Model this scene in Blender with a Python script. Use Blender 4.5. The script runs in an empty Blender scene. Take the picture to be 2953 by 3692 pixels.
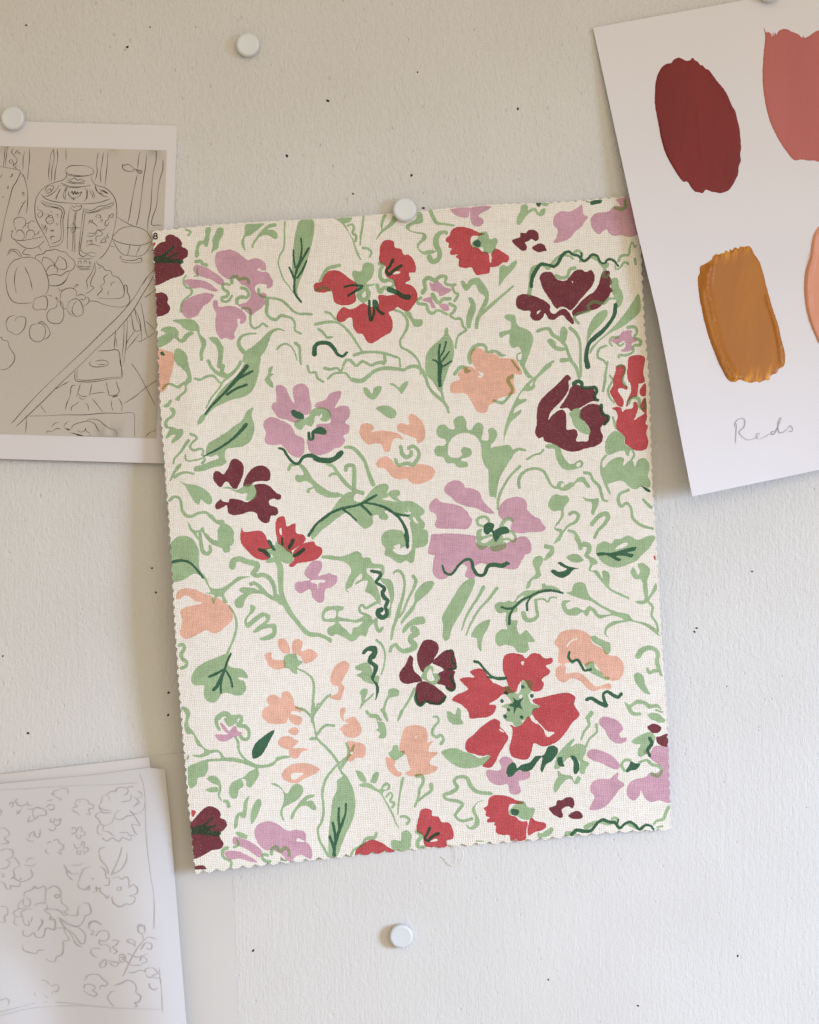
import bpy, bmesh, math, random
import numpy as np
from mathutils import Vector
from mathutils.geometry import delaunay_2d_cdt

random.seed(7)
np.random.seed(7)
scene = bpy.context.scene

# ------------------------------------------------------------------ camera, light, exposure
K = 0.00012844            # metres of wall per unit of the layout grid
CX, CY = 1476.5, 1846.0   # layout grid centre
DIST = 1.0                # camera to wall

cam_data = bpy.data.cameras.new('camera')
cam_data.sensor_fit = 'VERTICAL'
cam_data.sensor_height = 36.0
cam_data.lens = 36.0 * DIST / (3692 * K)
cam_data.clip_start = 0.02
cam_data.clip_end = 50.0
cam = bpy.data.objects.new('camera', cam_data)
scene.collection.objects.link(cam)
cam.location = (0, -DIST, 0)
cam.rotation_euler = (math.radians(90), 0, 0)
scene.camera = cam

world = bpy.data.worlds.new('World')
scene.world = world
world.use_nodes = True
bg = world.node_tree.nodes['Background']
bg.inputs['Color'].default_value = (1.0, 0.862, 0.66, 1)
bg.inputs['Strength'].default_value = 0.575


def area_light(name, loc, target, sx, sy, power, color, spread=180):
    d = bpy.data.lights.new(name, 'AREA')
    d.shape = 'RECTANGLE'
    d.size = sx
    d.size_y = sy
    d.energy = power
    d.color = color
    d.spread = math.radians(spread)
    o = bpy.data.objects.new(name, d)
    scene.collection.objects.link(o)
    o.location = loc
    o.rotation_euler = (Vector(target) - Vector(loc)).to_track_quat('-Z', 'Y').to_euler()
    return o


# cool window low on the right, warm room light from above
area_light('window_light', (1.15, -0.95, 0.03), (0.12, 0.0, -0.25), 0.40, 0.40, 1.58, (0.555, 0.73, 1.06), 40)
area_light('room_light', (0.45, -2.3, 0.50), (0.0, 0.0, 0.12), 1.6, 1.2, 18.6, (1.0, 0.865, 0.66))

scene.view_settings.view_transform = 'Standard'
scene.view_settings.look = 'None'
scene.view_settings.exposure = 0.0
scene.view_settings.gamma = 1.0
scene.view_settings.use_curve_mapping = False


# ------------------------------------------------------------------ outlines of the printed motifs and the drawn lines
PRINT = '''
@ 500 700 600
B b 275,490 275,450 300,425 345,418 390,440 430,470 450,510 448,545 490,560 513,600 505,645 470,670 440,700 435,735 455,770 475,805 455,840 400,858 340,875 260,915 180,948 120,960 90,800 100,640 160,570 190,530 230,500
R b 148,508 175,500 165,535 150,535
D b 100,655 215,635 300,590 360,530 375,540 340,590 270,650 330,640 410,600 415,612 360,650 320,670 390,668 460,690 465,705 440,725 400,715 330,715 260,712 120,712
B b 150,1025 185,1025 240,1018 285,1040 305,1085 300,1130 320,1155 328,1190 305,1230 260,1255 205,1268 150,1270
L b 790,690 800,620 840,590 900,580 940,572 1000,590 1060,630 1110,670 1130,685 1190,665 1260,675 1305,710 1325,760 1315,795 1345,815 1370,860 1390,900 1385,950 1350,975 1325,970 1325,940 1290,930 1240,930 1205,960 1210,1000 1240,1035 1290,1020 1325,1040 1320,1065 1300,1080 1310,1110 1300,1150 1260,1190 1210,1220 1170,1255 1130,1235 1070,1180 1020,1145 1060,1135 1110,1120 1150,1075 1160,1020 1120,960 1060,930 1020,890 990,870 940,885 880,855 830,810 800,750
C b 1225,785 1255,765 1275,790 1300,790 1320,800 1280,805 1240,792
L b 565,780 575,745 600,730 660,745 720,770 790,815 840,850 880,890 890,915 860,940 820,930 760,890 700,870 640,850 590,830
L b 470,895 520,880 600,885 680,900 740,925 790,970 820,998 790,1010 740,1000 690,980 640,970 560,975 510,945
L b 445,1160 470,1110 530,1070 610,1040 700,1022 780,1045 760,1085 720,1130 670,1160 640,1210 610,1255 560,1280 500,1285 455,1240
L b 770,1110 800,1095 820,1120 825,1160 870,1165 930,1155 1000,1165 1060,1195 1100,1235 1117,1280 1100,1325 1060,1345 1045,1325 1055,1300 1030,1290 1020,1310 1028,1360 1010,1400 990,1450 995,1490 960,1510 900,1490 850,1500 815,1450 795,1390 795,1310 805,1240 775,1180
g s22 490,845 465,880 470,930 500,965 545,985 550,1020 520,1055 470,1095 445,1140 435,1200 440,1220
g s40 595,700 640,695 665,725 700,735
g s20 610,770 605,810 615,845 580,848
g s34 965,920 970,870 1005,850 1045,880 1095,870 1130,885 1140,920
g s30 940,940 900,930 870,945 880,985 930,1020 910,1060 860,1075 875,1110 930,1105 965,1055
g s34 1065,970 1110,985 1140,1030 1120,1070 1060,1065 1020,1090 1018,1130
g s24 490,370 520,375 540,395 515,425
g b 690,360 720,340 748,350 735,430 715,540 690,545 670,515 640,530 625,570 625,640 600,660 580,640 590,570 605,510 630,480 670,480 690,430
g b 810,360 845,342 880,360 875,420 840,480 820,560 780,590 750,610 765,540 765,460 785,420
g b 1105,318 1200,308 1300,305 1260,345 1200,395 1150,430 1105,445 1095,500 1105,585 1075,550 1060,500 1080,450 1100,400
g b 1185,560 1165,545 1185,500 1215,450 1260,390 1310,340 1360,310 1425,305 1425,335 1370,345 1330,370 1390,370 1430,400 1440,440 1420,465 1380,450 1350,430 1300,425 1260,440 1225,480 1195,520
g s20/12 1515,290 1510,380 1512,470 1500,570 1460,640 1448,720 1470,800 1500,880 1560,960 1600,1020
g b 1660,285 1724,262 1800,260 1820,340 1800,480 1760,640 1710,800 1670,900 1640,1000 1650,1050 1610,1030 1600,900 1590,760 1600,600 1610,480 1630,380
D s18/24 1680,460 1690,560 1670,690 1640,760 1620,860 1612,960 1620,1030 1680,1115
D s20 1605,580 1605,650 1620,760
D s20 1560,760 1590,820 1612,880
D s22 1760,560 1710,650 1660,740 1630,820
D s20 1740,690 1690,800 1640,870
g s26 1240,985 1250,1040 1310,1070 1400,1080 1480,1100 1540,1150 1600,1210 1660,1240 1724,1240 1790,1245
g s40/22 1330,1085 1330,1160 1325,1220 1350,1270 1420,1300 1470,1260 1520,1265 1590,1290 1620,1350 1620,1410 1680,1445
g s24 1070,1185 1130,1180 1160,1220 1155,1290 1165,1360 1200,1390 1250,1370 1285,1340 1330,1370
g b 350,1310 420,1295 540,1295 600,1330 630,1380 632,1440 650,1465 690,1500 702,1560 670,1640 665,1724 640,1724 630,1640 650,1560 620,1480 600,1420 540,1420 470,1390 430,1350
g b 225,1410 260,1380 330,1370 390,1390 415,1440 410,1480 440,1500 480,1450 540,1420 575,1440 520,1480 480,1530 440,1540 400,1520 370,1490 330,1530 260,1570 200,1590 190,1500 280,1440
g b 725,1490 770,1480 820,1490 850,1540 880,1590 875,1650 870,1720 860,1800 815,1800 820,1700 820,1640 800,1570
g s44/18 1090,1640 1050,1590 1035,1540 1060,1480 1120,1450 1215,1445
g b 1110,1625 1180,1580 1260,1510 1340,1430 1400,1395 1470,1390 1515,1420 1440,1410 1380,1450 1350,1530 1310,1620 1260,1690 1200,1724 1080,1740
g s22/14 1435,1605 1465,1570 1520,1550 1580,1580 1620,1650 1640,1720
g s40/20 1625,1545 1665,1580 1670,1680 1680,1760
P b 150,1600 225,1605 300,1625 360,1650 370,1724 330,1900 300,2000 240,2050 150,2060
D b 222,1640 245,1630 270,1655 270,1675 230,1665
g b 365,1690 380,1610 420,1600 480,1640 505,1690 500,1740 460,1790 400,1770
@ 1160 700 650
g b 120,235 290,225 270,270 220,280 240,320 270,380 305,440 330,510 360,580 378,635 345,600 320,540 295,450 250,360 200,290 160,255
g s24 250,300 290,290 310,320 295,370 330,400 320,450
g s26/16 400,210 390,300 375,390 368,485
g s24 395,515 440,520 475,555 460,600
g b 590,200 620,195 600,250 580,330 610,310 660,260 680,210 720,240 690,290 620,340 570,380 520,440 540,390 570,340 560,300 570,240
g b 910,175 950,170 970,230 965,270 920,285 870,295 840,320 850,345 900,360 980,370 1005,400 990,440 940,480 930,520 970,545 1040,530 1095,545 1070,565 1000,580 950,565 915,520 910,480 950,430 965,390 900,375 830,350 800,320 815,290 870,260 905,230
g s38/20 1040,165 1070,230 1100,275 1160,285 1260,298
g s50 1185,370 1130,375 1095,420 1095,490 1125,550 1125,600 1090,640 1050,640 1030,605
C b 1140,390 1180,380 1190,430 1150,440 1130,425
L b 1230,145 1420,130 1410,180 1400,220 1350,225 1290,205 1250,180
L b 1425,130 1625,115 1590,150 1520,185 1500,210 1535,230 1548,270 1510,308 1450,300 1425,260 1420,190
R b 1190,420 1220,395 1240,345 1290,315 1370,315 1440,335 1500,365 1560,380 1500,400 1440,400 1425,440 1440,500 1500,515 1530,545 1590,560 1605,640 1610,700 1600,755 1560,765 1520,770 1480,772 1455,740 1430,700 1380,708 1310,690 1310,625 1280,600 1300,580 1235,580 1225,550 1245,520 1210,510 1215,470 1185,450
R b 1620,580 1660,520 1720,545 1780,590 1790,630 1740,650 1680,690 1610,695 1605,660 1640,640
g b 1510,370 1580,362 1610,430 1660,420 1685,450 1665,500 1650,560 1590,565 1550,560 1540,510 1490,515 1440,500 1440,460 1490,420
D b 1445,470 1490,435 1520,460 1510,505 1470,500
R b 550,590 560,500 590,450 640,437 690,455 700,510 760,525 785,580 830,578 880,630 900,690 895,745 835,755 845,820 800,850 870,880 910,940 915,1000 880,1060 830,1120 770,1105 720,1080 690,1110 640,1130 670,1190 680,1260 660,1320 590,1360 530,1400 470,1428 425,1400 390,1340 340,1330 300,1270 290,1190 260,1180 210,1220 160,1220 140,1175 170,1110 210,1080 270,1100 330,1080 400,1040 450,1070 530,1080 545,1040 540,980 560,960 640,970 720,940 700,880 680,820 620,790 600,740 610,690 560,660 545,620
R b -80,880 -60,850 -10,840 20,780 70,735 150,730 220,770 270,810 330,850 350,900 320,930 330,990 320,1030 260,1060 180,1062 120,1030 105,960 90,925 20,942 -60,930
C b 680,765 710,740 755,742 740,760
g b 395,670 440,652 490,670 500,730 480,800 450,830 430,860 510,855 500,870 450,890 470,940 450,1010 400,1040 350,1010 330,960 350,920 330,870 310,820 290,760 310,730 370,740 385,720
C b 385,960 415,930 425,970 400,990
g s34 550,665 590,670 560,730 560,790 590,830 650,820 690,850 670,890 590,900 560,940 530,870
D s30 680,630 650,690 620,730 640,770 690,730 760,685
D s22 220,885 300,870 390,878
D s24 255,970 310,935 380,895
D s46/50 645,910 720,940 780,980 830,985
D s28 455,1020 455,1120 470,1210 500,1130 500,1020 520,1030 540,1110 590,1145
g s36/22 170,680 130,690 60,710 20,760 -20,830
g s26 -60,920 20,895 75,920
g s26/16 35,1125 80,1140 130,1195 160,1205
g s28/22 -60,1245 40,1225 140,1225 220,1275 300,1370 350,1450 390,1510
g s30/22 310,1540 390,1515 500,1510 610,1525 700,1555 740,1570 750,1650
g s34 600,1540 605,1600 590,1620
g s28 205,1640 235,1590 275,1590 330,1640 390,1600 470,1635 530,1615 600,1605
g s28/20 700,1110 760,1130 810,1190 820,1260 780,1350 750,1400 760,1460 830,1500 900,1560 940,1640 945,1720
g b 790,1120 850,1130 880,1190 960,1200 965,1240 930,1270 880,1260 850,1210
g s44/26 965,940 990,900 980,830 1020,800 1080,825 1130,790 1190,790 1180,850 1230,870 1275,865
g s26 1250,880 1270,940 1305,960 1270,1020
L b 1030,840 1060,855 1100,830 1145,860 1180,890 1245,915 1200,950 1130,975 1110,940 1050,920
L b 955,1015 1050,980 1060,1020 1090,1090 1050,1085 1030,1040
L b 1120,1065 1160,1045 1210,1060 1215,1110 1170,1115
g s36 1060,960 1090,1010 1120,1040 1160,1005 1225,1000
g s32/26 950,990 910,1020 925,1045 1000,1060 1020,1120 1060,1140 1110,1110 1200,1150
g s30/22 1225,1050 1275,1080 1265,1120 1230,1160 1270,1190 1330,1195 1350,1260 1380,1300 1310,1350 1285,1420 1280,1470
g b 1330,830 1360,830 1385,860 1420,815 1500,800 1545,850 1590,920 1600,980 1580,1060 1540,1120 1510,1200 1490,1290 1465,1285 1470,1200 1500,1120 1550,1020 1560,980 1500,930 1475,870 1440,870 1400,920 1370,920 1340,880
g b 1400,990 1430,985 1475,1060 1470,1120 1440,1200 1420,1280 1390,1280 1380,1220 1400,1110 1420,1060
g s36/20 1500,1170 1590,1090 1680,1010 1750,950 1830,880
g b 1180,1280 1205,1275 1215,1340 1250,1400 1265,1490 1255,1590 1220,1650 1190,1740 1160,1830 1150,1900 1110,1870 1060,1790 1000,1724 990,1600 1000,1530 1060,1450 1130,1390 1170,1340
D s22/36 1130,1440 1120,1520 1125,1600 1125,1700 1130,1830
D s16 1190,1410 1170,1490 1130,1560
D s16 1220,1505 1180,1560 1130,1620
D s16 1240,1595 1190,1630 1135,1660
D s18 1065,1585 1100,1600 1120,1650
D s46/26 -70,1530 -60,1450 0,1420 70,1430 120,1480 150,1530 200,1550 240,1515
g s30/20 -30,1290 10,1320 50,1370 100,1365
P b 1300,1724 1360,1660 1430,1650 1470,1680 1440,1610 1420,1560 1440,1490 1500,1470 1560,1500 1590,1530 1660,1530 1724,1580 1790,1600 1830,1650 1840,1724 1835,1800 1850,1900 1700,1950 1640,2000 1600,2020 1580,2080 1510,2090 1470,2060 1440,2000 1380,1910 1240,1900 1225,1850 1250,1800 1320,1770
C b 1485,1690 1510,1700 1550,1720 1540,1740 1520,1760 1500,1750 1490,1740 1520,1730
g s36/30 1270,1720 1330,1655 1380,1665 1380,1700 1410,1690
g s38/26 1420,1610 1410,1550 1450,1470 1500,1440 1560,1450 1585,1510 1650,1500 1724,1540
@ 1780 700 650
D b 405,88 455,85 440,120 425,122
g b 450,90 530,85 510,115 470,112
g b 265,110 300,95 330,120 325,150 380,130 410,140 430,180 450,150 490,135 490,190 440,212 410,190 390,160 330,190 290,240 245,295 220,285 225,220 250,170
B b 175,440 250,410 255,370 310,370 330,345 385,342 425,375 430,430 400,450 360,430 330,450 300,460 318,500 310,535 270,540 230,510 195,480
B b 365,515 400,485 440,470 480,480 500,520 510,540 480,545 430,558 395,540
L b 570,290 580,210 640,165 730,165 800,130 845,100 855,180 870,205 905,215 880,250 840,310 780,360 730,420 650,455 570,465 600,410 610,340
L b 925,250 960,190 1020,175 1100,165 1140,120 1210,110 1170,50 1320,40 1400,200 1380,380 1350,400 1290,410 1210,390 1150,400 1100,370 1080,335 1050,350 1010,385 950,340
D b 925,70 1035,55 1030,85 980,95 930,105
g s20 890,70 915,75
g s34 1165,130 1220,145 1260,120 1255,60
R b -20,610 10,530 40,550 80,575 130,580 148,610 130,650 80,655 40,680 -10,690
g b 60,700 95,675 130,690 180,650 215,635 225,660 170,740 110,800 70,860 50,880 50,810
g s44/22 340,960 360,820 370,720 420,690 480,680 520,710 590,630 640,590 720,590 760,620
g s30 770,560 800,540 840,570 830,640
g s34 950,600 1000,630 1050,690 1090,670
D s36/20 358,885 370,800 410,720 450,670 510,675 580,690 620,650 660,580 715,550 760,580 810,590 860,640 900,620 940,580 990,590 1020,650 1060,660 1090,625 1140,630 1190,685
D s20 840,560 840,600
B b 440,790 470,750 550,745 580,780 620,820 690,825 730,780 780,730 840,720 880,745 930,725 960,760 965,820 940,880 880,950 820,1020 790,1060 740,1110 680,1090 600,1095 540,1010 480,920 450,850
C b 745,830 760,835 755,855 750,845
C u12 815,1035 860,985 890,960
g s34 600,780 640,800 700,790 730,720 775,705
B b 750,1120 790,1080 830,1030 900,970 960,930 1000,870 1020,800 1040,745 1075,730 1110,740 1110,790 1135,840 1110,880 1140,920 1110,970 1060,1030 1000,1090 900,1120 830,1150 760,1165
B b 212,1050 225,980 280,955 360,965 440,995 510,1035 540,1070 540,1120 580,1145 630,1110 680,1095 720,1130 750,1180 770,1230 755,1245 710,1210 660,1160 620,1170 580,1200 530,1195 490,1140 470,1180 430,1210 380,1205 350,1170 350,1120 290,1115 230,1090
C b 415,1125 450,1110 430,1140 415,1150
C u10 545,1055 600,1105 640,1085 690,1090 740,1140
g s26 1065,730 1050,780 1075,795 1100,770
g s40/24 1080,680 1055,720
g s32/26 1170,990 1100,1000 1050,1045 980,1030 930,1040 900,1080 920,1110 860,1130 800,1145 770,1180 810,1235
C b 1120,940 1155,930 1160,980 1110,985
g b 1115,820 1150,800 1190,810 1200,880 1235,950 1235,1020 1200,1080 1160,1080 1170,1010 1140,960 1120,890
g s26/16 1195,640 1220,590 1290,580 1300,520 1325,460 1350,510 1362,490
g s26/16 1285,665 1250,650 1210,700 1170,720 1160,680
g s22 1350,620 1358,670
D s34/44 1165,1060 1155,1150 1110,1230 1040,1310 970,1370 910,1430 890,1500 885,1570 900,1650
g b 1385,950 1410,1080 1390,1140 1310,1210 1230,1270 1150,1310 1070,1360 1000,1420 950,1490 920,1530 930,1470 1000,1400 1090,1320 1180,1230 1260,1130 1330,1030
g b 890,1420 900,1300 930,1220 970,1160 1040,1110 1085,1110 1085,1160 1040,1230 980,1290 930,1350
g b 100,1170 140,1148 200,1160 220,1230 240,1265 310,1290 360,1330 378,1400 350,1490 330,1560 300,1640 330,1700 380,1760 320,1750 270,1660 240,1600 260,1580 270,1540 240,1460 180,1470 150,1420 150,1340 110,1350 70,1375 50,1330 90,1310 160,1290 160,1220 120,1200
g s18 255,1520 225,1535 230,1590 260,1600
P b -20,1510 30,1560 110,1570 200,1580 250,1650 270,1724 200,1724 -20,1760
g s26/16 -20,1500 30,1510 60,1545 110,1540
g s22 175,1590 210,1640 240,1680
g s34/30 420,1310 470,1290 530,1290 560,1340 620,1380 680,1440 710,1510 740,1590 790,1660 820,1760
g b 640,1290 670,1265 705,1300 700,1370 670,1440 640,1420
g b 510,1400 540,1380 590,1410 600,1450 680,1470 690,1490 620,1500 560,1470
g s40/30 650,1590 740,1580
g s30/22 730,1280 780,1320 820,1400 830,1500 830,1600 835,1740
g s24/18 570,1600 500,1640 450,1700 400,1770 360,1870
g b 590,1640 600,1600
g s26/18 1075,1450 1010,1480 995,1560 1050,1590 1080,1640 1070,1724
L b 1120,1400 1200,1350 1240,1310 1320,1305 1320,1360 1370,1380 1360,1410 1320,1430 1330,1480 1280,1505 1215,1500 1260,1460 1240,1410 1180,1430
C b 1240,1400 1262,1430 1240,1450
g s26/18 1190,1370 1130,1370 1110,1410 1130,1450
g s20 1180,1430 1210,1450 1240,1430
g s32/24 1285,1275 1350,1270 1370,1320 1345,1370 1400,1400 1400,1440 1340,1450 1330,1510 1260,1540 1200,1540 1195,1560
R b 1320,1555 1400,1590 1440,1620 1430,1700 1440,1800 1300,1800 1275,1724 1290,1620
R b 1180,1655 1220,1650 1250,1690 1230,1760 1170,1760 1160,1724
g s22 1175,1650 1220,1635 1250,1670 1245,1720
@ 540 1320 650
g b 270,-70 350,-60 380,20 400,100 395,150 350,165 340,140 360,100 340,30
g b 340,-30 375,30 400,110 380,155 355,190 350,250 300,290 280,335 250,325 240,310 290,270 330,230 330,180 280,215 230,200 180,180 120,230 115,210 160,165 210,160 260,185 320,150 360,130 350,70 300,10
g b 130,375 170,350 190,320 215,320 200,360 180,390 140,395
g b 190,400 230,400 250,440 235,480 180,520 170,560 185,580 215,580 260,600 310,600 322,640 290,690 210,740 215,700 250,660 210,660 170,690 150,690 170,640 190,600 150,595 135,540 160,500 210,460
g s26/16 390,650 430,665 450,690 400,740 385,780 420,805 490,790 515,820 500,850 520,870 430,900 350,900 340,850
g s30/20 370,710 330,770 280,840 240,880 225,930
g s24 515,860 525,900 500,930
g b 270,940 300,930 300,960 240,1030 210,1090 190,1100 210,1040 240,980
g s34/20 240,1055 290,1030 350,1015 420,1030
g b 420,1000 430,960 500,945 580,910 660,880 640,850 590,865 540,850 545,770 560,740 640,690 720,640 800,580 880,520 930,430 990,395 975,480 1000,560 990,660 950,730 880,770 800,780 730,800 720,880 735,920 690,950 600,970 530,1000 440,1010
C b 570,870 640,870 620,890 560,905
D s34/14 920,560 870,620 800,690 720,750 640,800 520,860
g b 455,560 480,480 540,440 580,370 680,230 760,150 830,90 890,0 930,-60 1000,-110 1060,-80 1050,0 1040,80 1010,180 960,260 880,300 790,320 700,360 620,400 540,480 500,540
D s40/20 930,0 860,90 800,160 720,250 660,310 590,380 530,460
D s26 980,50 900,90 840,120
D s26 925,180 840,210 740,270
g s26/14 430,120 480,130 540,100 610,95 660,150 690,170 640,240 580,320 540,400
g s34 560,-50 590,10 650,70 740,95 800,60 850,0 870,-40
g s40 700,0 690,60 720,90
g s24/14 760,100 700,150 660,220
g b 1135,20 1180,0 1160,70 1190,75 1150,110 1180,170 1180,210 1130,180 1100,130 1130,80
g s28/20 1510,0 1530,60 1590,60 1600,110 1660,150
L b 1205,195 1240,180 1300,205 1330,270 1370,300 1370,210 1410,175 1470,170 1515,210 1530,300 1545,390 1530,450 1480,470 1500,420 1440,520 1380,540 1300,510 1240,500 1190,440 1165,390 1180,350 1210,340
L b 1085,570 1100,520 1170,485 1260,520 1340,560 1380,620 1400,660 1470,690 1480,760 1470,840 1420,875 1360,855 1310,810 1260,750 1200,755 1120,745 1095,700 1110,640
L b 1575,390 1600,350 1680,320 1724,260 1830,240 1820,300 1800,340 1770,400 1830,380 1900,390 1910,480 1870,540 1910,570 1900,640 1850,670 1870,710 1830,770 1760,790 1724,820 1640,850 1560,840 1520,800 1505,700 1580,640 1600,560 1724,540 1700,430
C u10 1195,485 1260,510 1370,545
C b 1330,270 1370,300 1385,340 1370,350
D b 1350,430 1370,415 1420,435 1470,460 1475,500 1440,510 1370,480
g b 1390,530 1420,510 1480,500 1520,480 1540,430 1590,400 1660,395 1720,425 1735,480 1700,525 1640,525 1620,480 1580,480 1570,540 1540,580 1490,560 1450,610 1410,600 1380,560
C b 1625,480 1650,450 1640,500
D b 1580,600 1640,580 1690,620 1680,655 1620,650 1570,640
D s30 1590,610 1560,640 1560,690 1530,700 1520,640
D s20/46 1235,785 1280,800 1310,850 1370,920 1420,930 1470,870 1540,855 1600,880 1660,905 1724,910 1790,870 1830,830
g b 1400,940 1440,930 1490,970 1530,1030 1570,1090 1630,1140 1724,1200 1800,1210 1850,1230 1830,1250 1724,1255 1640,1210 1580,1170 1530,1190 1530,1210 1500,1210 1510,1170 1560,1150 1500,1100 1420,1110 1390,1080 1400,1040 1470,1040 1440,970
g s34 1330,990 1345,950 1390,940
B b 605,1060 620,1010 660,1005 700,1035 740,990 780,900 820,885 880,920 900,980 885,1060 850,1140 830,1175 790,1165 750,1110 720,1110 680,1160 640,1130 610,1090
B b 895,1145 910,1080 950,1010 1010,960 1080,950 1140,990 1155,1050 1140,1095 1060,1100 1000,1110 950,1150
B b 625,1330 680,1270 690,1290 750,1300 765,1270 850,1275 930,1300 990,1260 1020,1200 1000,1140 1080,1125 1150,1150 1210,1210 1255,1235 1250,1270 1220,1280 1190,1265 1140,1290 1150,1330 1210,1350 1230,1400 1200,1430 1160,1430 1140,1490 1090,1500 1040,1460 1020,1410 970,1390 900,1410 850,1420 800,1425 750,1400 735,1330 700,1350 640,1370
g b 695,1165 760,1155 820,1185 880,1160 920,1130 980,1130 1010,1160 1022,1210 1010,1260 960,1285 920,1280 930,1220 880,1220 810,1200 770,1175
g b 285,1100 350,1125 450,1140 530,1180 580,1230 600,1300 570,1325 520,1300 490,1270 470,1325 420,1290 380,1220 340,1150
g s28 190,1285 230,1250 280,1260 300,1310 310,1380 350,1430 400,1435 470,1405 540,1400 580,1440
g b 560,1420 600,1420 640,1470 700,1470 720,1500 680,1525 630,1500 590,1470
g b 365,1490 390,1520 410,1560 470,1570 510,1540 540,1620 600,1670 650,1680 650,1620 680,1580 730,1570 760,1600 800,1630 805,1680 770,1724 700,1740 640,1724 590,1700 530,1640 500,1590 450,1600 480,1660 500,1724 480,1740 470,1680 420,1610 380,1560
g b 215,1700 250,1650 320,1630 390,1650 430,1700 445,1780 440,1900 400,1960 200,1960
D u26 1724,1410 1640,1470 1580,1530 1520,1620
@ 1160 1320 650
g s22 60,120 110,75 180,65 230,70 270,115
g s32/22 30,20 80,30 150,20 180,50 200,20
g s40/30 290,130 380,140 450,90 520,40 600,20 700,25 790,35 820,15
g s34/28 820,15 880,0 940,20 990,100 1020,190 1070,260 1130,310 1180,360 1215,440
g b 990,0 1200,0 1160,70 1140,110 1150,200 1170,300 1180,340 1220,400 1215,440 1190,400 1160,330 1140,270 1130,190 1090,120 1010,60
D s32/20 1140,-10 1135,60 1125,110
g b 395,220 410,200 440,210 480,260 500,210 540,190 575,200 550,270 510,315 480,318 430,290
g b 645,170 690,165 740,200 790,150 830,150 800,220 765,265 740,240 700,200
g b 515,405 560,380 640,380 690,410 715,440 700,490 660,500 610,480 560,440
P b 360,610 380,560 430,545 480,560 500,600 470,630 570,615 680,630 740,650 780,700 740,690 700,690 670,730 650,815 600,815 570,750 520,740 440,750 390,700 365,660
P b 720,570 760,545 830,560 830,480 860,455 920,490 970,550 990,620 980,700 920,740 900,690 840,670 770,640 730,620
P b 520,930 560,880 610,862 660,885 710,950 800,960 860,965 930,935 1000,945 1070,975 1085,1010 1060,1070 990,1110 910,1130 850,1110 810,1075 740,1085 680,1065 630,1010 600,980 540,970
g s36 830,785 870,765 910,790 930,840 910,900 870,945 830,930 790,935 730,945 705,895
g s36 755,770 770,840 810,870 855,850 855,820
C b 795,770 815,770 810,820 800,840 785,810
g b 1095,620 1120,570 1180,560 1220,600 1270,600 1260,520 1300,480 1350,480 1380,520 1390,600 1430,610 1460,560 1500,540 1545,570 1540,640 1530,700 1590,710 1600,660 1590,610 1630,590 1675,630 1670,690 1630,750 1630,800 1680,790 1720,760 1800,760 1830,830 1790,920 1740,1000 1700,1080 1680,1170 1665,1265 1640,1230 1640,1130 1610,1020 1560,950 1530,870 1525,770 1490,690 1430,650 1350,640 1270,670 1220,730 1205,800 1220,860 1290,880 1340,850 1330,800 1360,775 1420,790 1435,840 1400,870 1340,885 1330,900 1390,920 1395,960 1330,970 1290,960 1270,930 1200,930 1160,870 1100,860 1075,810 1100,765 1170,760 1190,730 1170,695 1120,680
C b 1630,740 1660,790 1630,800 1615,770
g s28/40 220,775 290,780 350,830 410,910 440,1000 470,1080 490,1130
D s46 -60,885 0,900 80,900 130,880 160,845
g s30/40 50,935 110,960 150,1020 210,1100 260,1150 320,1190 390,1215
g s24 75,1050 100,1030 160,1040 190,1080
g s40/40 230,990 240,955 300,950 310,1010 310,1100 310,1190
g s44/40 -40,1180 20,1220 80,1240 140,1235
g b 100,1370 170,1270 240,1210 310,1200 330,1220 310,1240 310,1280 370,1300 430,1240 500,1160 560,1130 620,1125 640,1160 620,1220 660,1190 740,1190 750,1230 720,1250 760,1290 850,1290 930,1330 985,1380 970,1420 940,1440 990,1510 970,1580 1010,1620 1015,1690 980,1724 880,1730 880,1600 850,1480 790,1430 720,1440 640,1380 600,1390 640,1440 620,1470 560,1460 530,1420 490,1440 490,1500 440,1550 400,1550 340,1500 280,1430 240,1400 170,1440 80,1510 0,1570 -90,1660 -100,1600 0,1480
C b 570,1270 640,1250 630,1230 690,1280 740,1295 660,1290
C b 820,1340 830,1380 855,1410 820,1415 790,1400 830,1400
C b 880,1440 910,1480 925,1500 900,1500 870,1460
D s20/34 400,1305 500,1320 600,1350 680,1400 740,1450 790,1530 815,1610 820,1700 820,1730
D s24 0,1475 100,1400 200,1360 300,1340 390,1310 450,1275 520,1235
D s20 195,1365 260,1410 330,1475
D s26 380,1330 430,1375 470,1420
D s22 710,1410 770,1425 830,1430
g b 570,1670 590,1635 640,1640 660,1650 690,1600 740,1590 780,1610 800,1680 760,1740 640,1740 590,1720
C b 690,1700 740,1670 750,1740 700,1740
g s36 860,1500 880,1600 880,1724
L b 1170,1190 1190,1130 1250,1095 1310,1095 1360,1130 1370,1160 1440,1170 1510,1210 1540,1280 1590,1340 1640,1390 1650,1410 1560,1400 1480,1360 1400,1345 1300,1310 1230,1250 1190,1220
L b 1025,1350 1050,1290 1100,1265 1140,1300 1240,1315 1330,1340 1390,1390 1420,1440 1440,1470 1420,1530 1380,1560 1270,1555 1110,1550 1080,1520 1100,1450 1080,1410 1040,1390
L b 1030,1690 1060,1640 1180,1620 1330,1610 1430,1630 1470,1680 1480,1740 1440,1800 1030,1800
g s26 1490,1510 1490,1460 1560,1440 1600,1480 1560,1530 1500,1520
g s30/20 1720,1180 1690,1270 1685,1360
@ 1780 1320 650
g s34/26 180,95 140,120 140,150 180,220 160,270 120,320 80,350 0,330
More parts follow.
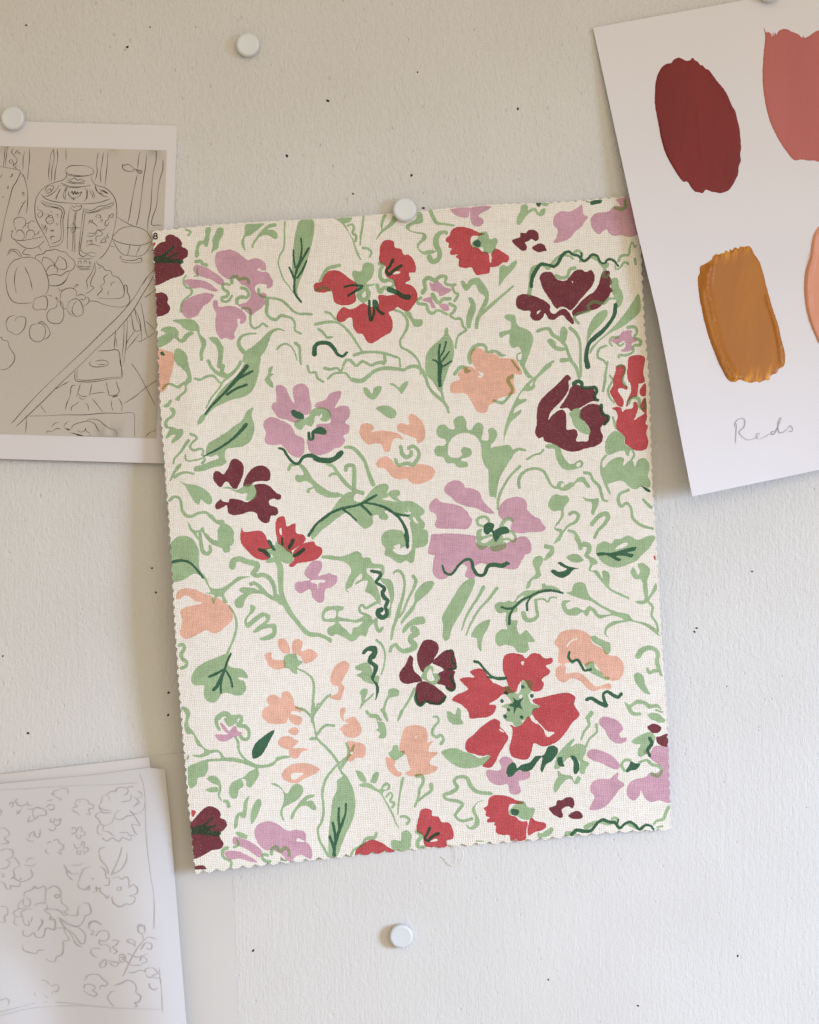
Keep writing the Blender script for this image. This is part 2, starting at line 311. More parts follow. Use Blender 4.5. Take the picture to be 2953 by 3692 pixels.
g b 490,20 530,-20 560,-10 470,70 380,140 340,190 400,180 390,210 330,240 280,240 240,310 320,315 300,340 230,380 200,410 190,450 265,415 250,460 190,510 150,560 130,620 105,680 100,740 95,660 110,570 150,450 190,360 240,270 300,180 380,110
B b 395,640 410,560 412,460 430,360 490,280 580,200 660,120 700,82 740,115 715,150 720,200 700,260 650,330 590,390 540,450 525,515 560,470 620,425 660,415 690,450 695,520 695,600 710,610 780,605 805,650 790,715 850,720 900,715 910,660 925,620 880,540 820,490 830,420 860,390 930,360 1000,370 1040,400 1045,450 1090,480 1090,530 1040,570 1020,600 1045,670 1030,730 960,770 870,790 800,815 720,815 650,790 560,740 485,715 470,680 430,690
B b 630,400 670,340 710,270 740,200 800,175 840,200 880,215 950,210 970,270 970,330 930,340 860,380 820,400 770,410 740,430 710,400 660,405
g b 720,460 760,410 810,400 835,430 830,480 870,530 910,590 930,640 910,655 850,640 790,600 750,530 740,490
D s36/30 765,170 800,145 840,160 850,205 920,205 970,205 985,240 965,280 975,320 995,325
D s32 1030,375 1030,430 1060,470 1095,480 1090,520 1060,555
R b 1175,0 1250,-10 1260,60 1230,130 1250,180 1285,200 1270,225 1220,210 1190,220 1200,260 1235,310 1245,350 1230,390 1190,380 1160,340 1130,290 1110,240 1140,190 1140,120 1165,60
R b 1300,-90 1440,-90 1430,40 1420,100 1390,150 1380,230 1370,290 1330,300 1290,340 1280,390 1265,380 1280,320 1310,250 1310,180 1290,110 1280,20
R b 1450,165 1455,280 1420,290 1395,260 1400,220
R b 1450,300 1460,450 1430,440 1400,380
R b 1130,405 1170,390 1215,395 1235,435 1260,415 1330,400 1335,350 1360,340 1380,390 1370,450 1345,515 1400,480 1460,450 1465,500 1450,550 1475,570 1460,640 1480,720 1460,790 1400,810 1340,800 1290,765 1255,740 1255,680 1220,640 1180,610 1170,540 1185,480 1170,430
g s36/26 1290,355 1310,310 1350,300 1390,320 1390,370 1420,410 1450,400 1440,320
g s22 1260,20 1235,130 1270,200
g s22 1130,150 1095,230 1110,300 1150,350
g s20/26 1110,90 1140,130
g s24/20 1140,490 1160,560 1170,600
g s22/26 1090,-40 1070,60 1065,130 1045,240
g b 1070,720 1110,650 1160,620 1220,640 1255,680 1250,740 1290,770 1330,790 1355,850 1330,900 1300,910 1330,850 1310,800 1290,860 1265,850 1250,810 1180,820 1100,850 1070,820
C b 1085,870 1150,850 1245,830 1260,860 1190,870 1110,910 1060,960
g b 1090,850 1040,920 1050,970 1120,900 1190,870 1245,880 1240,950 1290,910 1330,905 1350,960 1380,900 1440,880 1480,920 1490,990 1475,1050 1500,1110 1490,1160 1420,1150 1350,1180 1290,1150 1250,1110 1190,1095 1120,1120 1090,1130 1120,1210 1110,1230 1080,1180 1050,1110 1020,1020 1020,920 1060,850
D b 1410,1145 1450,1160 1490,1180 1500,1205 1460,1195
g b 490,770 520,745 600,750 640,790 660,850 700,910 740,940 800,910 820,895 855,920 850,960 800,980 760,990 700,995 650,970 610,910 590,850 580,790 520,790
C b 790,940 825,915 830,945 800,965
g s34/26 145,890 190,820 240,795 300,805
g s24/20 320,890 390,850 450,830 475,800
g b -30,800 60,765 105,800 90,860 60,910 130,920 120,960 60,1030 40,1100 20,1240 -40,1240
g s28/20 250,960 160,1050 90,1160 50,1260 40,1370
g s30/24 245,1160 240,1090 270,1030 330,990 410,980 480,1010 520,1080 560,1150 610,1165
g b 600,1150 630,1100 670,1110 680,1140 730,1110 770,1110 800,1070 860,1060 900,1110 925,1160 890,1160 850,1110 800,1110 760,1150 700,1190 640,1190
C b 640,1140 665,1115 675,1145 655,1160
g s32/24 870,1020 920,1030 950,1090 1010,1150 1030,1220 1050,1280 1085,1290
g b 520,1320 560,1240 600,1225 650,1240 700,1240 725,1280 690,1330 670,1370 670,1430 630,1500 590,1545 650,1560 660,1620 610,1680 570,1700 620,1620 630,1590 580,1560 590,1520 640,1440 640,1380 590,1390 540,1370
g s34/22 725,1415 770,1395 810,1430 780,1490 710,1530 660,1590
g b 845,1240 870,1260 950,1270 1000,1260 1000,1330 970,1390 955,1430 930,1400 940,1340 930,1300 880,1290
g s46/30 940,1510 1000,1440 1070,1410 1095,1440 1060,1510 1000,1570 965,1640
g s30/40 720,1575 770,1590 810,1660 830,1740
g s30/26 1290,1185 1210,1220 1190,1280 1220,1340 1270,1310 1310,1350 1330,1450 1390,1510 1460,1540 1520,1555
g s22/30 1430,1275 1470,1320 1505,1350
L b 40,1390 70,1320 130,1270 220,1250 290,1270 320,1320 320,1370 390,1440 440,1460 470,1510 500,1545 470,1580 330,1590 250,1600 170,1580 160,1540 180,1480 140,1450 90,1470 50,1430
L b 60,1724 130,1690 220,1640 300,1630 350,1680 360,1760 340,1790 250,1820 170,1900 60,1900 -60,1860
g s40/28 70,1530 110,1470 160,1460 180,1480
g s24/24 130,1570 180,1590 210,1640 190,1680 130,1650 60,1680 20,1724
D b 20,1590 60,1550 100,1570 90,1610 50,1610 40,1660 10,1650 0,1610
g b 980,1750 1000,1700 1090,1690 1130,1700 1150,1660 1220,1650 1280,1620 1380,1660 1460,1630 1530,1620 1540,1660 1440,1760 1380,1850 1300,1890 1200,1900 1090,1880 1010,1800
C b 1170,1720 1200,1700 1270,1680 1290,1690 1250,1730 1160,1740
g s40/24 500,1724 550,1740 560,1790 490,1850
@ 540 1940 650
g b 215,30 260,-10 330,-20 400,0 440,50 470,120 470,240 480,300 540,380 580,470 640,485 700,470 780,420 850,370 960,370 890,390 820,430 750,490 710,540 745,620 710,620 680,560 640,570 610,630 590,580 620,550 530,525 580,515 540,430 500,370 430,340 400,350 340,390 250,420 150,420 150,100
D s30/18 150,245 300,215 380,235 440,290 510,380
g b 620,40 560,20 520,-30 540,-50 600,10 650,20 650,-80 700,-140 760,-120 805,-60 800,0 770,60 765,130 710,135 690,90 670,40
g s36/34 480,-40 490,50 510,130 550,150 580,120 575,80
P b 250,580 270,510 340,480 430,490 520,530 600,560 600,610 640,570 690,600 750,640 790,710 790,780 720,850 660,900 600,910 540,880 480,910 400,950 340,965 290,920 300,840 310,780 290,700 340,660 440,640 500,620 430,600 380,560 330,550 290,580
g s20/26 760,650 810,730 830,830 810,940 760,1060 730,1130
g b 400,1320 440,1250 520,1190 640,1140 740,1105 770,1130 750,1210 800,1240 880,1250 930,1300 935,1340 880,1340 915,1390 920,1450 880,1500 820,1505 740,1480 690,1490 650,1550 600,1575 540,1550 515,1490 520,1410 440,1410 400,1380
C b 845,1335 880,1330 905,1350 870,1360
D s20/34 775,1105 740,1180 720,1250 690,1320 640,1420 610,1450
D s24 700,1260 650,1290 570,1325
D s22 690,1340 680,1400 680,1480
D s20 730,1270 770,1340 790,1420
g s34 280,1025 320,1020 330,1060 300,1110 310,1150 355,1190 340,1230 300,1245
g s60/34 790,270 800,220 860,200 930,225 990,240 1030,260 1010,310 985,340 1030,360 1080,350 1150,390 1190,470 1200,540
g b 950,430 1000,415 1050,440 1100,490 1130,530 1100,540 1040,530 960,540 910,600 890,660 830,665 810,610 850,560 900,530 860,510 860,480 920,470 1000,480 1050,500 1000,450 960,460
g s40/30 1080,510 1150,560 1210,590 1270,630
g s56/36 1215,210 1245,270 1250,400 1260,530 1290,620 1340,710 1410,800 1510,910 1630,930 1724,970
g s40/30 1200,540 1260,600
g b 960,640 1010,660 990,710 940,760 930,810 1010,750 1080,710 1150,740 1145,790 1120,820 1200,820 1215,890 1190,950 1100,980 1045,965 1120,930 1170,900 1160,860 1090,870 1010,905 985,895 1040,840 1110,780 1100,750 1030,790 940,860 910,830 910,770 960,700
R b 865,0 880,-100 900,-60 1060,-70 1110,-20 1130,40 1160,80 1200,100 1260,40 1290,60 1340,100 1360,150 1200,180 1100,210 1010,190 930,120 880,60
R b 1215,0 1200,-100 1220,-190 1280,-210 1300,-170 1310,-110 1390,-140 1400,-50 1470,-30 1490,20 1420,80 1350,120 1280,90 1230,60
R b 1370,140 1400,100 1470,50 1570,35 1590,70 1640,90 1650,140 1600,200 1500,230 1420,240 1370,275 1330,265 1380,200
C b 1240,-85 1258,-95 1262,-30 1245,-40
C b 1120,110 1160,100 1205,72 1212,45 1255,70 1285,92 1322,130 1358,156 1362,198 1335,235 1290,230 1230,200 1180,225 1125,220 1140,190
g b 1100,100 1150,90 1200,60 1210,30 1260,60 1290,80 1330,120 1370,150 1375,200 1340,245 1290,240 1230,210 1180,235 1110,230 1130,190 1180,180 1140,140
D s30 1140,30 1170,80 1190,110
D s34 1050,110 1100,130 1140,170
D s22 1265,0 1268,60
D s32 1370,20 1350,60 1335,90
D s32 1470,110 1420,150 1380,170
g s26 1655,180 1724,180
L b 1480,350 1500,280 1560,220 1640,225 1645,290 1610,360 1680,345 1724,335 1745,350 1790,360 1790,420 1740,470 1680,490 1660,610 1610,615 1560,570 1530,490 1440,530 1390,490 1395,430 1470,410 1530,400
C b 1540,405 1600,400 1680,405 1670,425 1620,430 1610,500 1595,440 1545,425
P b 1225,1010 1235,965 1290,965 1330,1030 1340,1100 1280,1100 1240,1060
P b 1360,1050 1370,985 1420,965 1465,1000 1450,1080 1530,1060 1605,1110 1580,1160 1500,1200 1470,1190 1440,1130 1370,1100
P b 1100,1110 1160,1095 1170,1150 1230,1170 1290,1170 1290,1240 1200,1255 1140,1220 1110,1160
g b 1285,1130 1340,1105 1400,1110 1420,1160 1465,1185 1440,1210 1410,1240 1410,1300 1370,1290 1330,1250 1290,1240 1280,1190
g s18/30 1410,1250 1480,1280 1550,1340 1570,1430 1560,1550 1555,1640 1555,1750
g s20/16 1700,1510 1640,1590 1580,1680 1560,1720
g s22 1400,1620 1470,1640 1545,1700
P b 1070,1670 1090,1630 1140,1600 1115,1550 1140,1510 1190,1495 1250,1530 1270,1475 1330,1470 1370,1530 1390,1600 1450,1640 1440,1670 1380,1640 1330,1690 1320,1724 1300,1770 1130,1770 1100,1724
C b 1330,1690 1390,1660 1430,1680 1380,1700
P b 1320,1690 1380,1690 1460,1724 1430,1790 1350,1760
g s36/28 320,1630 360,1650 370,1690 350,1760
g s46/40 650,1724 700,1680 750,1690 770,1730 840,1710
@ 1160 1940 650
L b 1040,0 1060,-40 1470,-20 1480,50 1600,80 1724,60 1800,60 1870,100 1940,150 1900,240 1870,290 1810,300 1700,280 1600,260 1520,240 1450,290 1480,360 1420,390 1370,360 1390,280 1330,250 1240,340 1180,390 1110,390 1060,330 1070,210 1085,130 1050,80
D s20/40 1155,265 1180,330 1240,345 1310,260 1380,205 1430,215 1450,290 1490,350 1550,350 1590,270 1650,255 1724,265 1770,240
g s26/26 1500,20 1490,60 1530,100 1600,60 1680,60 1724,40
g b 1610,70 1680,40 1760,40 1760,90 1690,125 1620,115
g b 1480,-60 1530,-90 1530,-20 1640,-40 1724,-30 1724,50 1600,60 1560,100 1500,90
C b 1520,30 1600,-10 1640,-10 1560,50
D b 1550,-120 1600,-150 1650,-130 1640,-70 1680,-90 1720,-110 1780,-100 1790,-50 1720,-30 1670,30 1640,0 1630,-60 1580,-30 1550,-60
D s26 1640,-60 1665,20
g b 570,0 600,-60 680,-80 780,-60 820,60 760,90 750,60 700,70 680,110 720,150 800,160 850,120 870,50 880,-60 900,-10 895,120 880,220 850,240 810,215 750,240 700,220 660,190 600,160 610,100 580,60
g b 890,0 900,-60 1000,-80 1020,-20 1000,40 970,80 930,60
D s34/26 800,-30 815,30 815,75
g b 5,180 60,165 180,175 270,150 330,125 380,150 390,185 460,190 490,240 590,260 600,330 580,380 660,400 690,480 690,580 670,640 655,760 600,760 610,700 650,660 650,560 620,470 560,400 540,300 490,290 430,290 440,340 480,370 520,440 560,560 560,640 520,600 470,540 415,510 430,460 440,410 390,410 320,450 330,420 380,390 380,340 350,360 320,400 280,470 240,490 260,520 235,510 225,450 250,390 280,320 260,260 190,220 80,205
C b 440,290 480,290 560,290 570,310 500,300 470,330
g s26/26 555,600 480,640 420,670 390,640 360,660 370,710 440,740 470,770
g b 0,720 40,660 110,650 210,655 200,690 165,700 160,750 240,770 330,780 410,740 450,730 480,780 520,770 500,810 450,860 440,900 420,940 370,930 330,970 280,990 230,960 190,940 140,920 90,940 50,900 60,860 110,830 130,810 70,800 10,790
C b 30,770 30,720 80,690 130,690 130,760 80,770
C b 160,800 240,800 330,810 390,800 340,850 300,860 280,920 240,880 200,850
g s40/28 520,780 520,840 550,890 580,860
D s26/46 475,315 530,325 565,340 550,380 520,420 560,450 600,480 580,530 600,570 630,600 610,660 625,720 590,760 545,740 540,700 570,685
g s30/24 -10,930 40,950 85,990
g b 680,330 700,305 750,300 790,350 805,420 795,540 770,640 740,750 700,860 670,980 655,970 665,880 690,790 720,680 760,560 780,450 770,380 740,330 700,335 690,350
g s34/18 875,365 900,410 870,500 820,600 780,700 740,760
g b 990,420 1060,410 1075,440 1040,500 980,560 910,620 880,690 810,770 760,830 755,800 820,700 880,620 890,530 930,470
g b 770,880 820,810 900,760 970,750 990,780 985,815 920,830 860,840 780,910
g s66/30 880,870 910,910 860,940 850,980 890,1020 880,1050 790,1080 740,1060 710,1020 670,1040 655,1080
g s24/16 525,975 580,1030 605,1120 595,1220 570,1300
D b 385,1110 400,1070 450,1035 520,1035 535,1090 510,1150 480,1170 540,1220 530,1280 500,1350 540,1400 550,1450 530,1520 510,1555 520,1480 510,1400 470,1340 490,1280 490,1230 440,1190 450,1130 480,1090 440,1080 410,1110
g b 320,1230 380,1200 440,1190 470,1230 490,1300 480,1340 540,1310 550,1350 530,1400 460,1390 390,1360 380,1340 330,1310 370,1290 390,1270 330,1260
g b 365,1470 400,1440 440,1450 435,1490 410,1550 500,1480 490,1510 420,1570 360,1640 380,1570 375,1510
P b 80,1350 100,1280 140,1210 210,1175 260,1200 260,1250 220,1320 190,1390 215,1420 200,1490 170,1550 80,1530 90,1510 150,1480 155,1420 100,1400
g s24/18 80,1500 30,1540 -20,1590
P b 175,1680 180,1630 225,1625 215,1690 200,1724
g b 580,1650 600,1570 630,1500 640,1450 690,1435 740,1460 730,1510 680,1520 640,1540 610,1620 610,1690 640,1760 600,1724
g s26/20 890,1440 840,1540 790,1620 740,1724
B b 910,1130 930,1060 970,985 1030,970 1100,1000 1120,1060 1090,1130 1040,1210 990,1240 970,1285 930,1230
B b 740,1310 760,1260 800,1210 830,1140 850,1120 875,1150 870,1220 890,1280 940,1320 960,1370 900,1380 800,1395 750,1360
B b 1055,1190 1110,1130 1180,1075 1250,1075 1275,1140 1290,1200 1270,1260 1180,1270 1150,1240
B b 1110,1300 1180,1265 1275,1275 1265,1320 1275,1390 1270,1450 1210,1450 1170,1410 1100,1390 1130,1340
B b 910,1400 980,1370 1060,1400 1140,1460 1185,1510 1170,1570 1100,1590 1030,1590 990,1560 940,1600 900,1540
g b 980,1260 1000,1220 1040,1215 1075,1250 1060,1290 1120,1300 1130,1350 1090,1400 1040,1400 990,1360 950,1340 960,1300
C b 1010,1290 1040,1250 1060,1310 1080,1350 1040,1370 1010,1340
C b 1070,1240 1130,1240 1140,1270 1090,1290
D s20 1200,1080 1245,1075 1260,1110 1240,1170 1280,1220 1275,1250 1210,1255
D s24 1240,1310 1235,1350 1265,1390 1270,1440 1240,1460 1190,1430
D s28/28 905,1480 900,1540 940,1600 1000,1560 1060,1580 1130,1580 1180,1520
g b 1150,760 1200,660 1260,560 1330,450 1410,390 1465,390 1450,470 1400,580 1340,700 1280,800 1240,880 1220,960 1180,985 1155,940 1160,840
g s34/16 1545,470 1500,560 1420,680 1370,780 1340,880
g s30/16 1675,480 1600,580 1500,690 1420,830 1380,930
g b 1430,940 1470,850 1540,800 1610,780 1590,860 1550,930 1530,1000 1525,1085 1490,1040 1480,960
R b 1415,1280 1480,1250 1540,1255 1590,1320 1650,1390 1724,1420 1830,1420 1850,1470 1724,1500 1680,1540 1600,1590 1665,1600 1650,1670 1590,1710 1500,1720 1420,1724 1400,1660 1330,1590 1245,1550 1290,1500 1380,1460 1400,1440 1350,1390 1320,1350 1390,1330 1460,1330
D s24/26 1460,1180 1500,1190 1560,1260 1620,1320 1690,1345 1760,1340
g b 1195,1660 1230,1660 1270,1690 1300,1620 1330,1640 1330,1700 1310,1760 1220,1760
g b 1655,650 1690,610 1724,620 1790,600 1860,640 1870,700 1800,720 1750,710 1690,710
g s30 430,1660 460,1690 530,1700 560,1740
@ 1780 1940 650
D s26/26 0,260 60,270 100,245 145,245
g s40/20 620,10 590,40
g s44/30 790,0 820,60 830,95
g s36/22 510,80 560,90 550,130 510,170 495,200
g b 370,230 400,180 450,170 475,200 460,250 440,290 455,350 420,390 370,400 345,470 310,490 320,430 350,390 400,340 390,290
g b 695,185 740,155 800,155 850,190 860,215 800,235 740,225
D b 610,235 650,230 690,260 740,275 820,295 770,300 720,350 660,380 600,365 545,320 570,300 620,320 680,310 700,295 650,270
g s50/26 860,60 910,70 910,120 885,170 920,190 960,220
g b 910,195 960,190 995,240 950,260 930,310 990,310 1040,380 1040,310 1100,330 1110,400 1105,460 1140,510 1100,490 1050,440 990,370 960,330 910,310 920,240
g s20 1110,490 1190,530 1290,575
g b 975,130 1000,60 1060,30 1120,50 1190,20 1250,10 1380,30 1460,10 1530,0 1560,-40 1500,80 1430,150 1370,200 1290,250 1190,280 1090,265 1020,210
C b 1160,110 1200,70 1270,40 1285,60 1240,90
D b 980,150 1030,135 1120,140 1220,115 1300,90 1365,85 1350,120 1280,140 1340,155 1320,185 1240,170 1170,175 1220,205 1190,220 1130,190 1080,165 1000,170
R s18 1538,175 1542,200
g b 1375,250 1430,240 1490,290 1490,350 1470,400 1475,500 1480,560 1550,430 1560,490 1500,570 1475,610 1410,635 1350,610 1380,600 1440,590 1430,500 1410,400 1350,390 1310,330 1330,280 1360,310 1380,350 1400,320
g s24/24 1480,610 1520,660 1510,740 1560,820 1570,890
g b 690,520 740,510 770,440 830,420 880,450 910,540 990,610 1090,670 1200,710 1290,730 1330,780 1450,810 1540,860 1590,940 1520,890 1430,830 1330,800 1270,800 1150,830 1090,870 1080,920 1110,960 1060,920 1070,850 1130,800 1240,780 1130,740 1020,770 970,740 930,690 890,750 850,710 790,740 700,730 650,660 660,600 740,600 690,630 710,680 790,660 860,690 910,650 970,680 1010,730 1120,720 1020,660 920,600 840,580 750,550
g b 10,640 60,610 130,620 200,600 230,550 310,500 400,500 460,480 460,440 490,430 500,450 580,460 640,510 560,500 470,510 390,560 300,600 220,660 170,700 160,780 230,790 220,850 250,920 310,880 350,920 395,990 330,1000 340,1060 300,1095 230,1090 190,1040 110,1020 50,1035 15,980 30,910 80,870 130,870 110,790 120,710 60,720 20,690
C b 220,600 260,560 290,550 240,620
D s22/24 75,660 130,675 190,665 260,600 340,560 430,520 540,500 660,525
D s24 190,665 155,740 150,820
D s20 360,560 320,620 320,690
g s26/44 400,590 410,680 420,740 380,780 310,780 285,720
g s18 410,590 470,580 520,610 540,570 600,570
P b 580,1010 600,960 640,900 740,875 830,880 920,930 940,1000 1040,1060 1110,1120 1180,1130 1240,1200 1240,1290 1200,1350 1140,1365 1060,1330 1010,1260 950,1190 880,1220 830,1190 760,1180 700,1210 620,1190 620,1060
C b 690,1200 770,1200 820,1220 900,1270 980,1320 1000,1360 960,1330 850,1280 760,1290 690,1280
C u12 700,1035 740,985 800,960
P b 600,1240 650,1210 690,1230 690,1290 800,1285 860,1310 920,1370 980,1420 1060,1400 1110,1390 1120,1440 1030,1440 960,1465 900,1440 830,1370 740,1340 680,1380 620,1360 590,1300
g b 925,950 960,930 1010,960 1080,990 1110,1000 1115,1090 1070,1110 1030,1040 960,1000
g b 720,1160 750,1180 780,1180 750,1205
g b 870,1210 930,1180 960,1190 970,1240 1040,1290 1050,1320 1110,1330 1090,1360 1030,1340 950,1300 890,1260
D s26/26 725,1090 715,1140 750,1180 800,1165 840,1220 870,1265 930,1255
g s50/30 1380,1130 1410,1080 1480,1050 1550,1070 1570,1120 1560,1190 1580,1260 1530,1270 1490,1290 1470,1250
g s24 1580,1240 1600,1310
g b 1340,1310 1380,1285 1430,1320 1450,1400 1480,1460 1495,1495 1440,1480 1390,1430 1350,1370
D s36/30 890,1545 930,1530 1000,1570 1080,1605 1060,1560 1050,1490 1090,1470 1140,1500 1190,1520 1220,1490
g b 1250,1565 1300,1590 1370,1545 1450,1560 1500,1590 1570,1590 1610,1650 1560,1620 1480,1630 1430,1590 1370,1590 1320,1620 1340,1660 1410,1670 1400,1690 1340,1690 1280,1640
g b 1470,1690 1530,1670 1590,1690 1620,1740 1520,1740
R b 85,1200 100,1130 160,1100 270,1115 310,1150 360,1105 430,1105 490,1150 560,1145 560,1190 500,1225 540,1270 530,1300 460,1350 480,1390 460,1450 400,1470 350,1450 290,1360 240,1400 210,1475 150,1430 120,1350 90,1270
C b 260,1185 290,1180 280,1220
D s22 -60,1330 0,1335 60,1340 115,1335
R b 0,1390 60,1410 110,1440 100,1490 60,1500 0,1550 -60,1570 -80,1480
R b 370,1545 480,1520 600,1490 710,1480 780,1520 770,1590 810,1660 820,1700 740,1760 560,1800 400,1750 370,1680 440,1610 390,1580
g b 265,1380 320,1350 370,1390 360,1470 330,1500 360,1580 440,1610 390,1650 330,1720 200,1760 110,1740 100,1700 140,1640 70,1610 110,1590 170,1570 120,1500 100,1440 130,1410 180,1460 230,1490 260,1440
C b 250,1500 270,1500 270,1530 240,1530
D b 140,1600 190,1570 185,1520 220,1550 285,1530 255,1580 275,1640 225,1620 195,1680 190,1620
D s34 275,1420 280,1425
D s32 365,1505 366,1512
D s32 78,1555 80,1560
D s32 140,1640 142,1644
D s30 110,1480 125,1485
D s30 265,1710 270,1715
D s34 105,1700 110,1710
g s34/20 890,1720 930,1670
L b 1010,1740 1040,1710 1080,1720 1090,1760
@ 600 2560 650
g b 170,0 200,0 225,40 210,90 215,150 260,210 310,290 360,360 410,380 490,380 530,410 560,450 650,455 750,480 800,490 870,520 960,520 1010,500 1055,475 1050,505 1000,540 910,555 880,560 885,620 840,700 800,740 765,720 760,670 720,660 740,720 690,770 680,830 640,850 605,820 600,760 620,700 680,665 740,640 790,590 850,560 820,545 720,510 600,490 480,490 400,500 400,560 370,630 300,650 290,710 240,750 215,730 205,640 210,540 280,510 350,480 450,465 520,460 500,410 440,410 380,440 330,455 260,445 250,430 320,425 360,400 350,370 290,330 250,230 200,230 180,200 170,140 185,60
g s20 200,465 210,440
g b 385,660 420,630 480,635 520,700 525,780 510,810 530,870 510,860 490,810 500,760 490,720 450,705 410,680
g b 375,765 420,740 490,740 490,780 420,785
g s34 555,870 585,880 595,920
g s34/34 505,185 480,130 485,70 550,40 610,60 660,60 710,60 715,110 680,140 760,160 790,210 780,270 740,280 710,255
g b 550,80 610,70 680,90 660,130 600,160 570,130
L b 465,235 540,235 590,230 550,200 510,120 560,150 600,200 640,155 670,160 680,200 725,215 690,250 640,260 610,280 560,300 500,290
g s24 660,260 685,310 690,380 730,450 790,500
D b 830,465 820,390 850,320 930,250 1035,190 990,290 950,370 900,440
g s34/20 1060,470 1120,450 1175,450
P b 910,50 950,10 1000,0 1080,0 1130,20 1120,70 1060,110 1020,125 950,100
P b 1150,0 1290,0 1260,15 1210,10 1190,30 1230,60 1280,60 1300,100 1260,110 1190,90 1150,40
P b 1165,200 1210,165 1255,175 1265,210 1240,240 1190,230
P b 1065,320 1090,265 1150,250 1200,260 1225,280 1265,295 1240,330 1180,375 1110,360
P b 1170,410 1180,370 1250,365 1330,365 1350,380 1290,405 1260,455 1220,465 1180,440
P b 1105,610 1150,550 1220,515 1350,510 1410,530 1470,570 1400,620 1310,660 1250,700 1170,690 1120,660
C b 1190,640 1200,605 1250,600 1310,605 1270,640 1220,668
g s18/28 1290,-5 1340,20 1390,80 1420,180 1440,270 1530,360 1600,440 1640,500
g s24/20 1410,-60 1405,60
g s20 1450,-60 1410,40
g s28/28 1600,150 1530,145 1480,180 1445,230
g s28 1380,275 1440,270
g s24/24 1790,340 1760,420 1640,520 1550,620 1510,700 1490,800 1500,900 1500,1000 1480,1080 1450,1130 1460,1230 1500,1310 1550,1400
g s22 1640,530 1680,600 1720,650
g b 995,705 1040,700 1100,740 1150,800 1210,720 1260,705 1305,740 1300,800 1250,860 1180,900 1120,940 1110,990 1130,1070 1090,1010 1090,960 1120,880 1120,800 1090,750
g b 1185,1040 1200,980 1250,910 1300,850 1350,815 1420,810 1410,830 1360,850 1340,870 1390,865 1430,920 1425,955 1390,950 1350,920 1290,920 1240,970 1210,1040
g b 795,820 780,880 770,970 755,1030 720,1030 700,1010 685,1060 680,1110 650,1140 645,1100 660,1020 690,980 730,970 740,880
g b 860,860 895,850 910,890 890,960 850,1050 810,1090 810,960
R b 240,960 275,960 280,985 255,1025 240,1000
B b 250,1060 300,1000 360,940 410,920 480,940 520,990 515,1030 560,1050 580,1100 550,1145 510,1180 515,1220 548,1280 520,1325 440,1340 360,1385 285,1420 220,1420 200,1100
D b 200,1140 290,1110 370,1080 440,1020 450,1030 380,1110 480,1095 480,1110 410,1145 510,1160 525,1180 490,1210 400,1200 320,1190 200,1190
B b 285,1490 350,1485 385,1520 290,1525 220,1520
L b 840,1180 860,1110 930,1070 1000,1065 1080,1100 1160,1155 1240,1145 1320,1165 1335,1210 1335,1260 1370,1290 1395,1370 1385,1425 1340,1410 1290,1385 1240,1400 1190,1450 1160,1440 1110,1390 1070,1360 1000,1340 950,1340 880,1280
C b 1240,1245 1265,1225 1290,1240 1330,1255 1270,1262
L b 630,1240 650,1210 720,1225 820,1270 900,1330 920,1380 890,1410 850,1390 780,1340 700,1300 640,1280
L b 550,1365 600,1345 680,1350 780,1390 860,1440 870,1460 800,1450 700,1420 600,1430
L b 480,1724 510,1724
L b 1090,1400 1120,1420 1110,1440 1090,1420
g s34/24 580,1320 540,1340 540,1400 580,1430 620,1450 620,1490
g s26 675,1180 730,1190 760,1220
g b 660,1170 700,1165 750,1190 780,1200 745,1225 690,1210
g s22 675,1240 690,1290 645,1310
g s34 1005,1380 1010,1330 1050,1310 1090,1350 1130,1320 1170,1340 1175,1390
g s30 970,1390 930,1380 915,1410 940,1440 990,1450
g s24 1100,1430 1145,1440
@ 1200 2560 650
g s34/24 70,560 140,450 150,380 130,320
P b 70,30 80,0 110,0 105,60 110,110 80,80
P b 65,180 110,140 150,130 115,100 160,75 210,65 250,120 275,170 265,230 200,265 120,250 90,210
P b 140,300 240,310 300,330 318,380 300,450 220,460 180,490 130,480 160,400
C b 165,410 185,395 190,415 175,425
g b 325,0 360,40 420,40 450,70 430,110 490,120 515,230 490,270 440,265 450,220 410,190 435,170 420,110 410,80 350,70
g s30/20 470,0 500,40 520,90
g s20/18 660,0 640,40 625,100
P b 640,340 660,240 690,170 740,150 830,150 890,180 910,250 905,310 960,290 930,340 915,400 1000,400 990,430 940,470 930,520 1000,540 1000,570 940,605 850,625 730,630 690,600 740,570 720,500 700,430 640,390
P b 505,450 560,460 600,490 590,530 620,580 660,600 640,640 580,620 530,570 510,500
C b 785,260 800,245 800,270
g b 530,410 560,390 580,340 620,335 635,390 680,390 690,420 650,450 600,480 560,460
g s20/34 960,65 1000,65 1010,110 970,160 950,220 990,260 1030,240 1060,280 1035,320
g b 1100,20 1140,30 1180,50 1200,0 1225,0 1225,80 1250,130 1160,140 1130,120 1140,80 1100,50
g b 1035,400 1100,370 1180,365 1260,400 1330,420 1400,460 1510,430 1480,490 1420,530 1330,555 1220,550 1120,500 1060,440
R b 1265,360 1280,290 1340,240 1400,180 1460,130 1540,85 1600,110 1600,160 1640,200 1680,265 1640,340 1590,420 1560,490 1510,550 1430,540 1440,520 1510,440 1480,430 1430,440 1350,420 1290,400
C b 1590,180 1610,185 1640,215 1600,200
L b 1590,490 1620,450 1680,450 1724,490 1750,560 1720,620 1760,600 1880,600 1880,650 1760,690 1780,720 1800,780 1740,810 1690,780 1670,710 1600,720 1510,690 1465,610 1480,570 1560,580 1620,570
D b 1660,600 1680,530 1730,500 1760,550 1730,620 1690,640
g b 220,580 270,590 310,640 320,690 270,680 240,640
g b 360,690 380,630 410,590 440,600 430,660 410,700
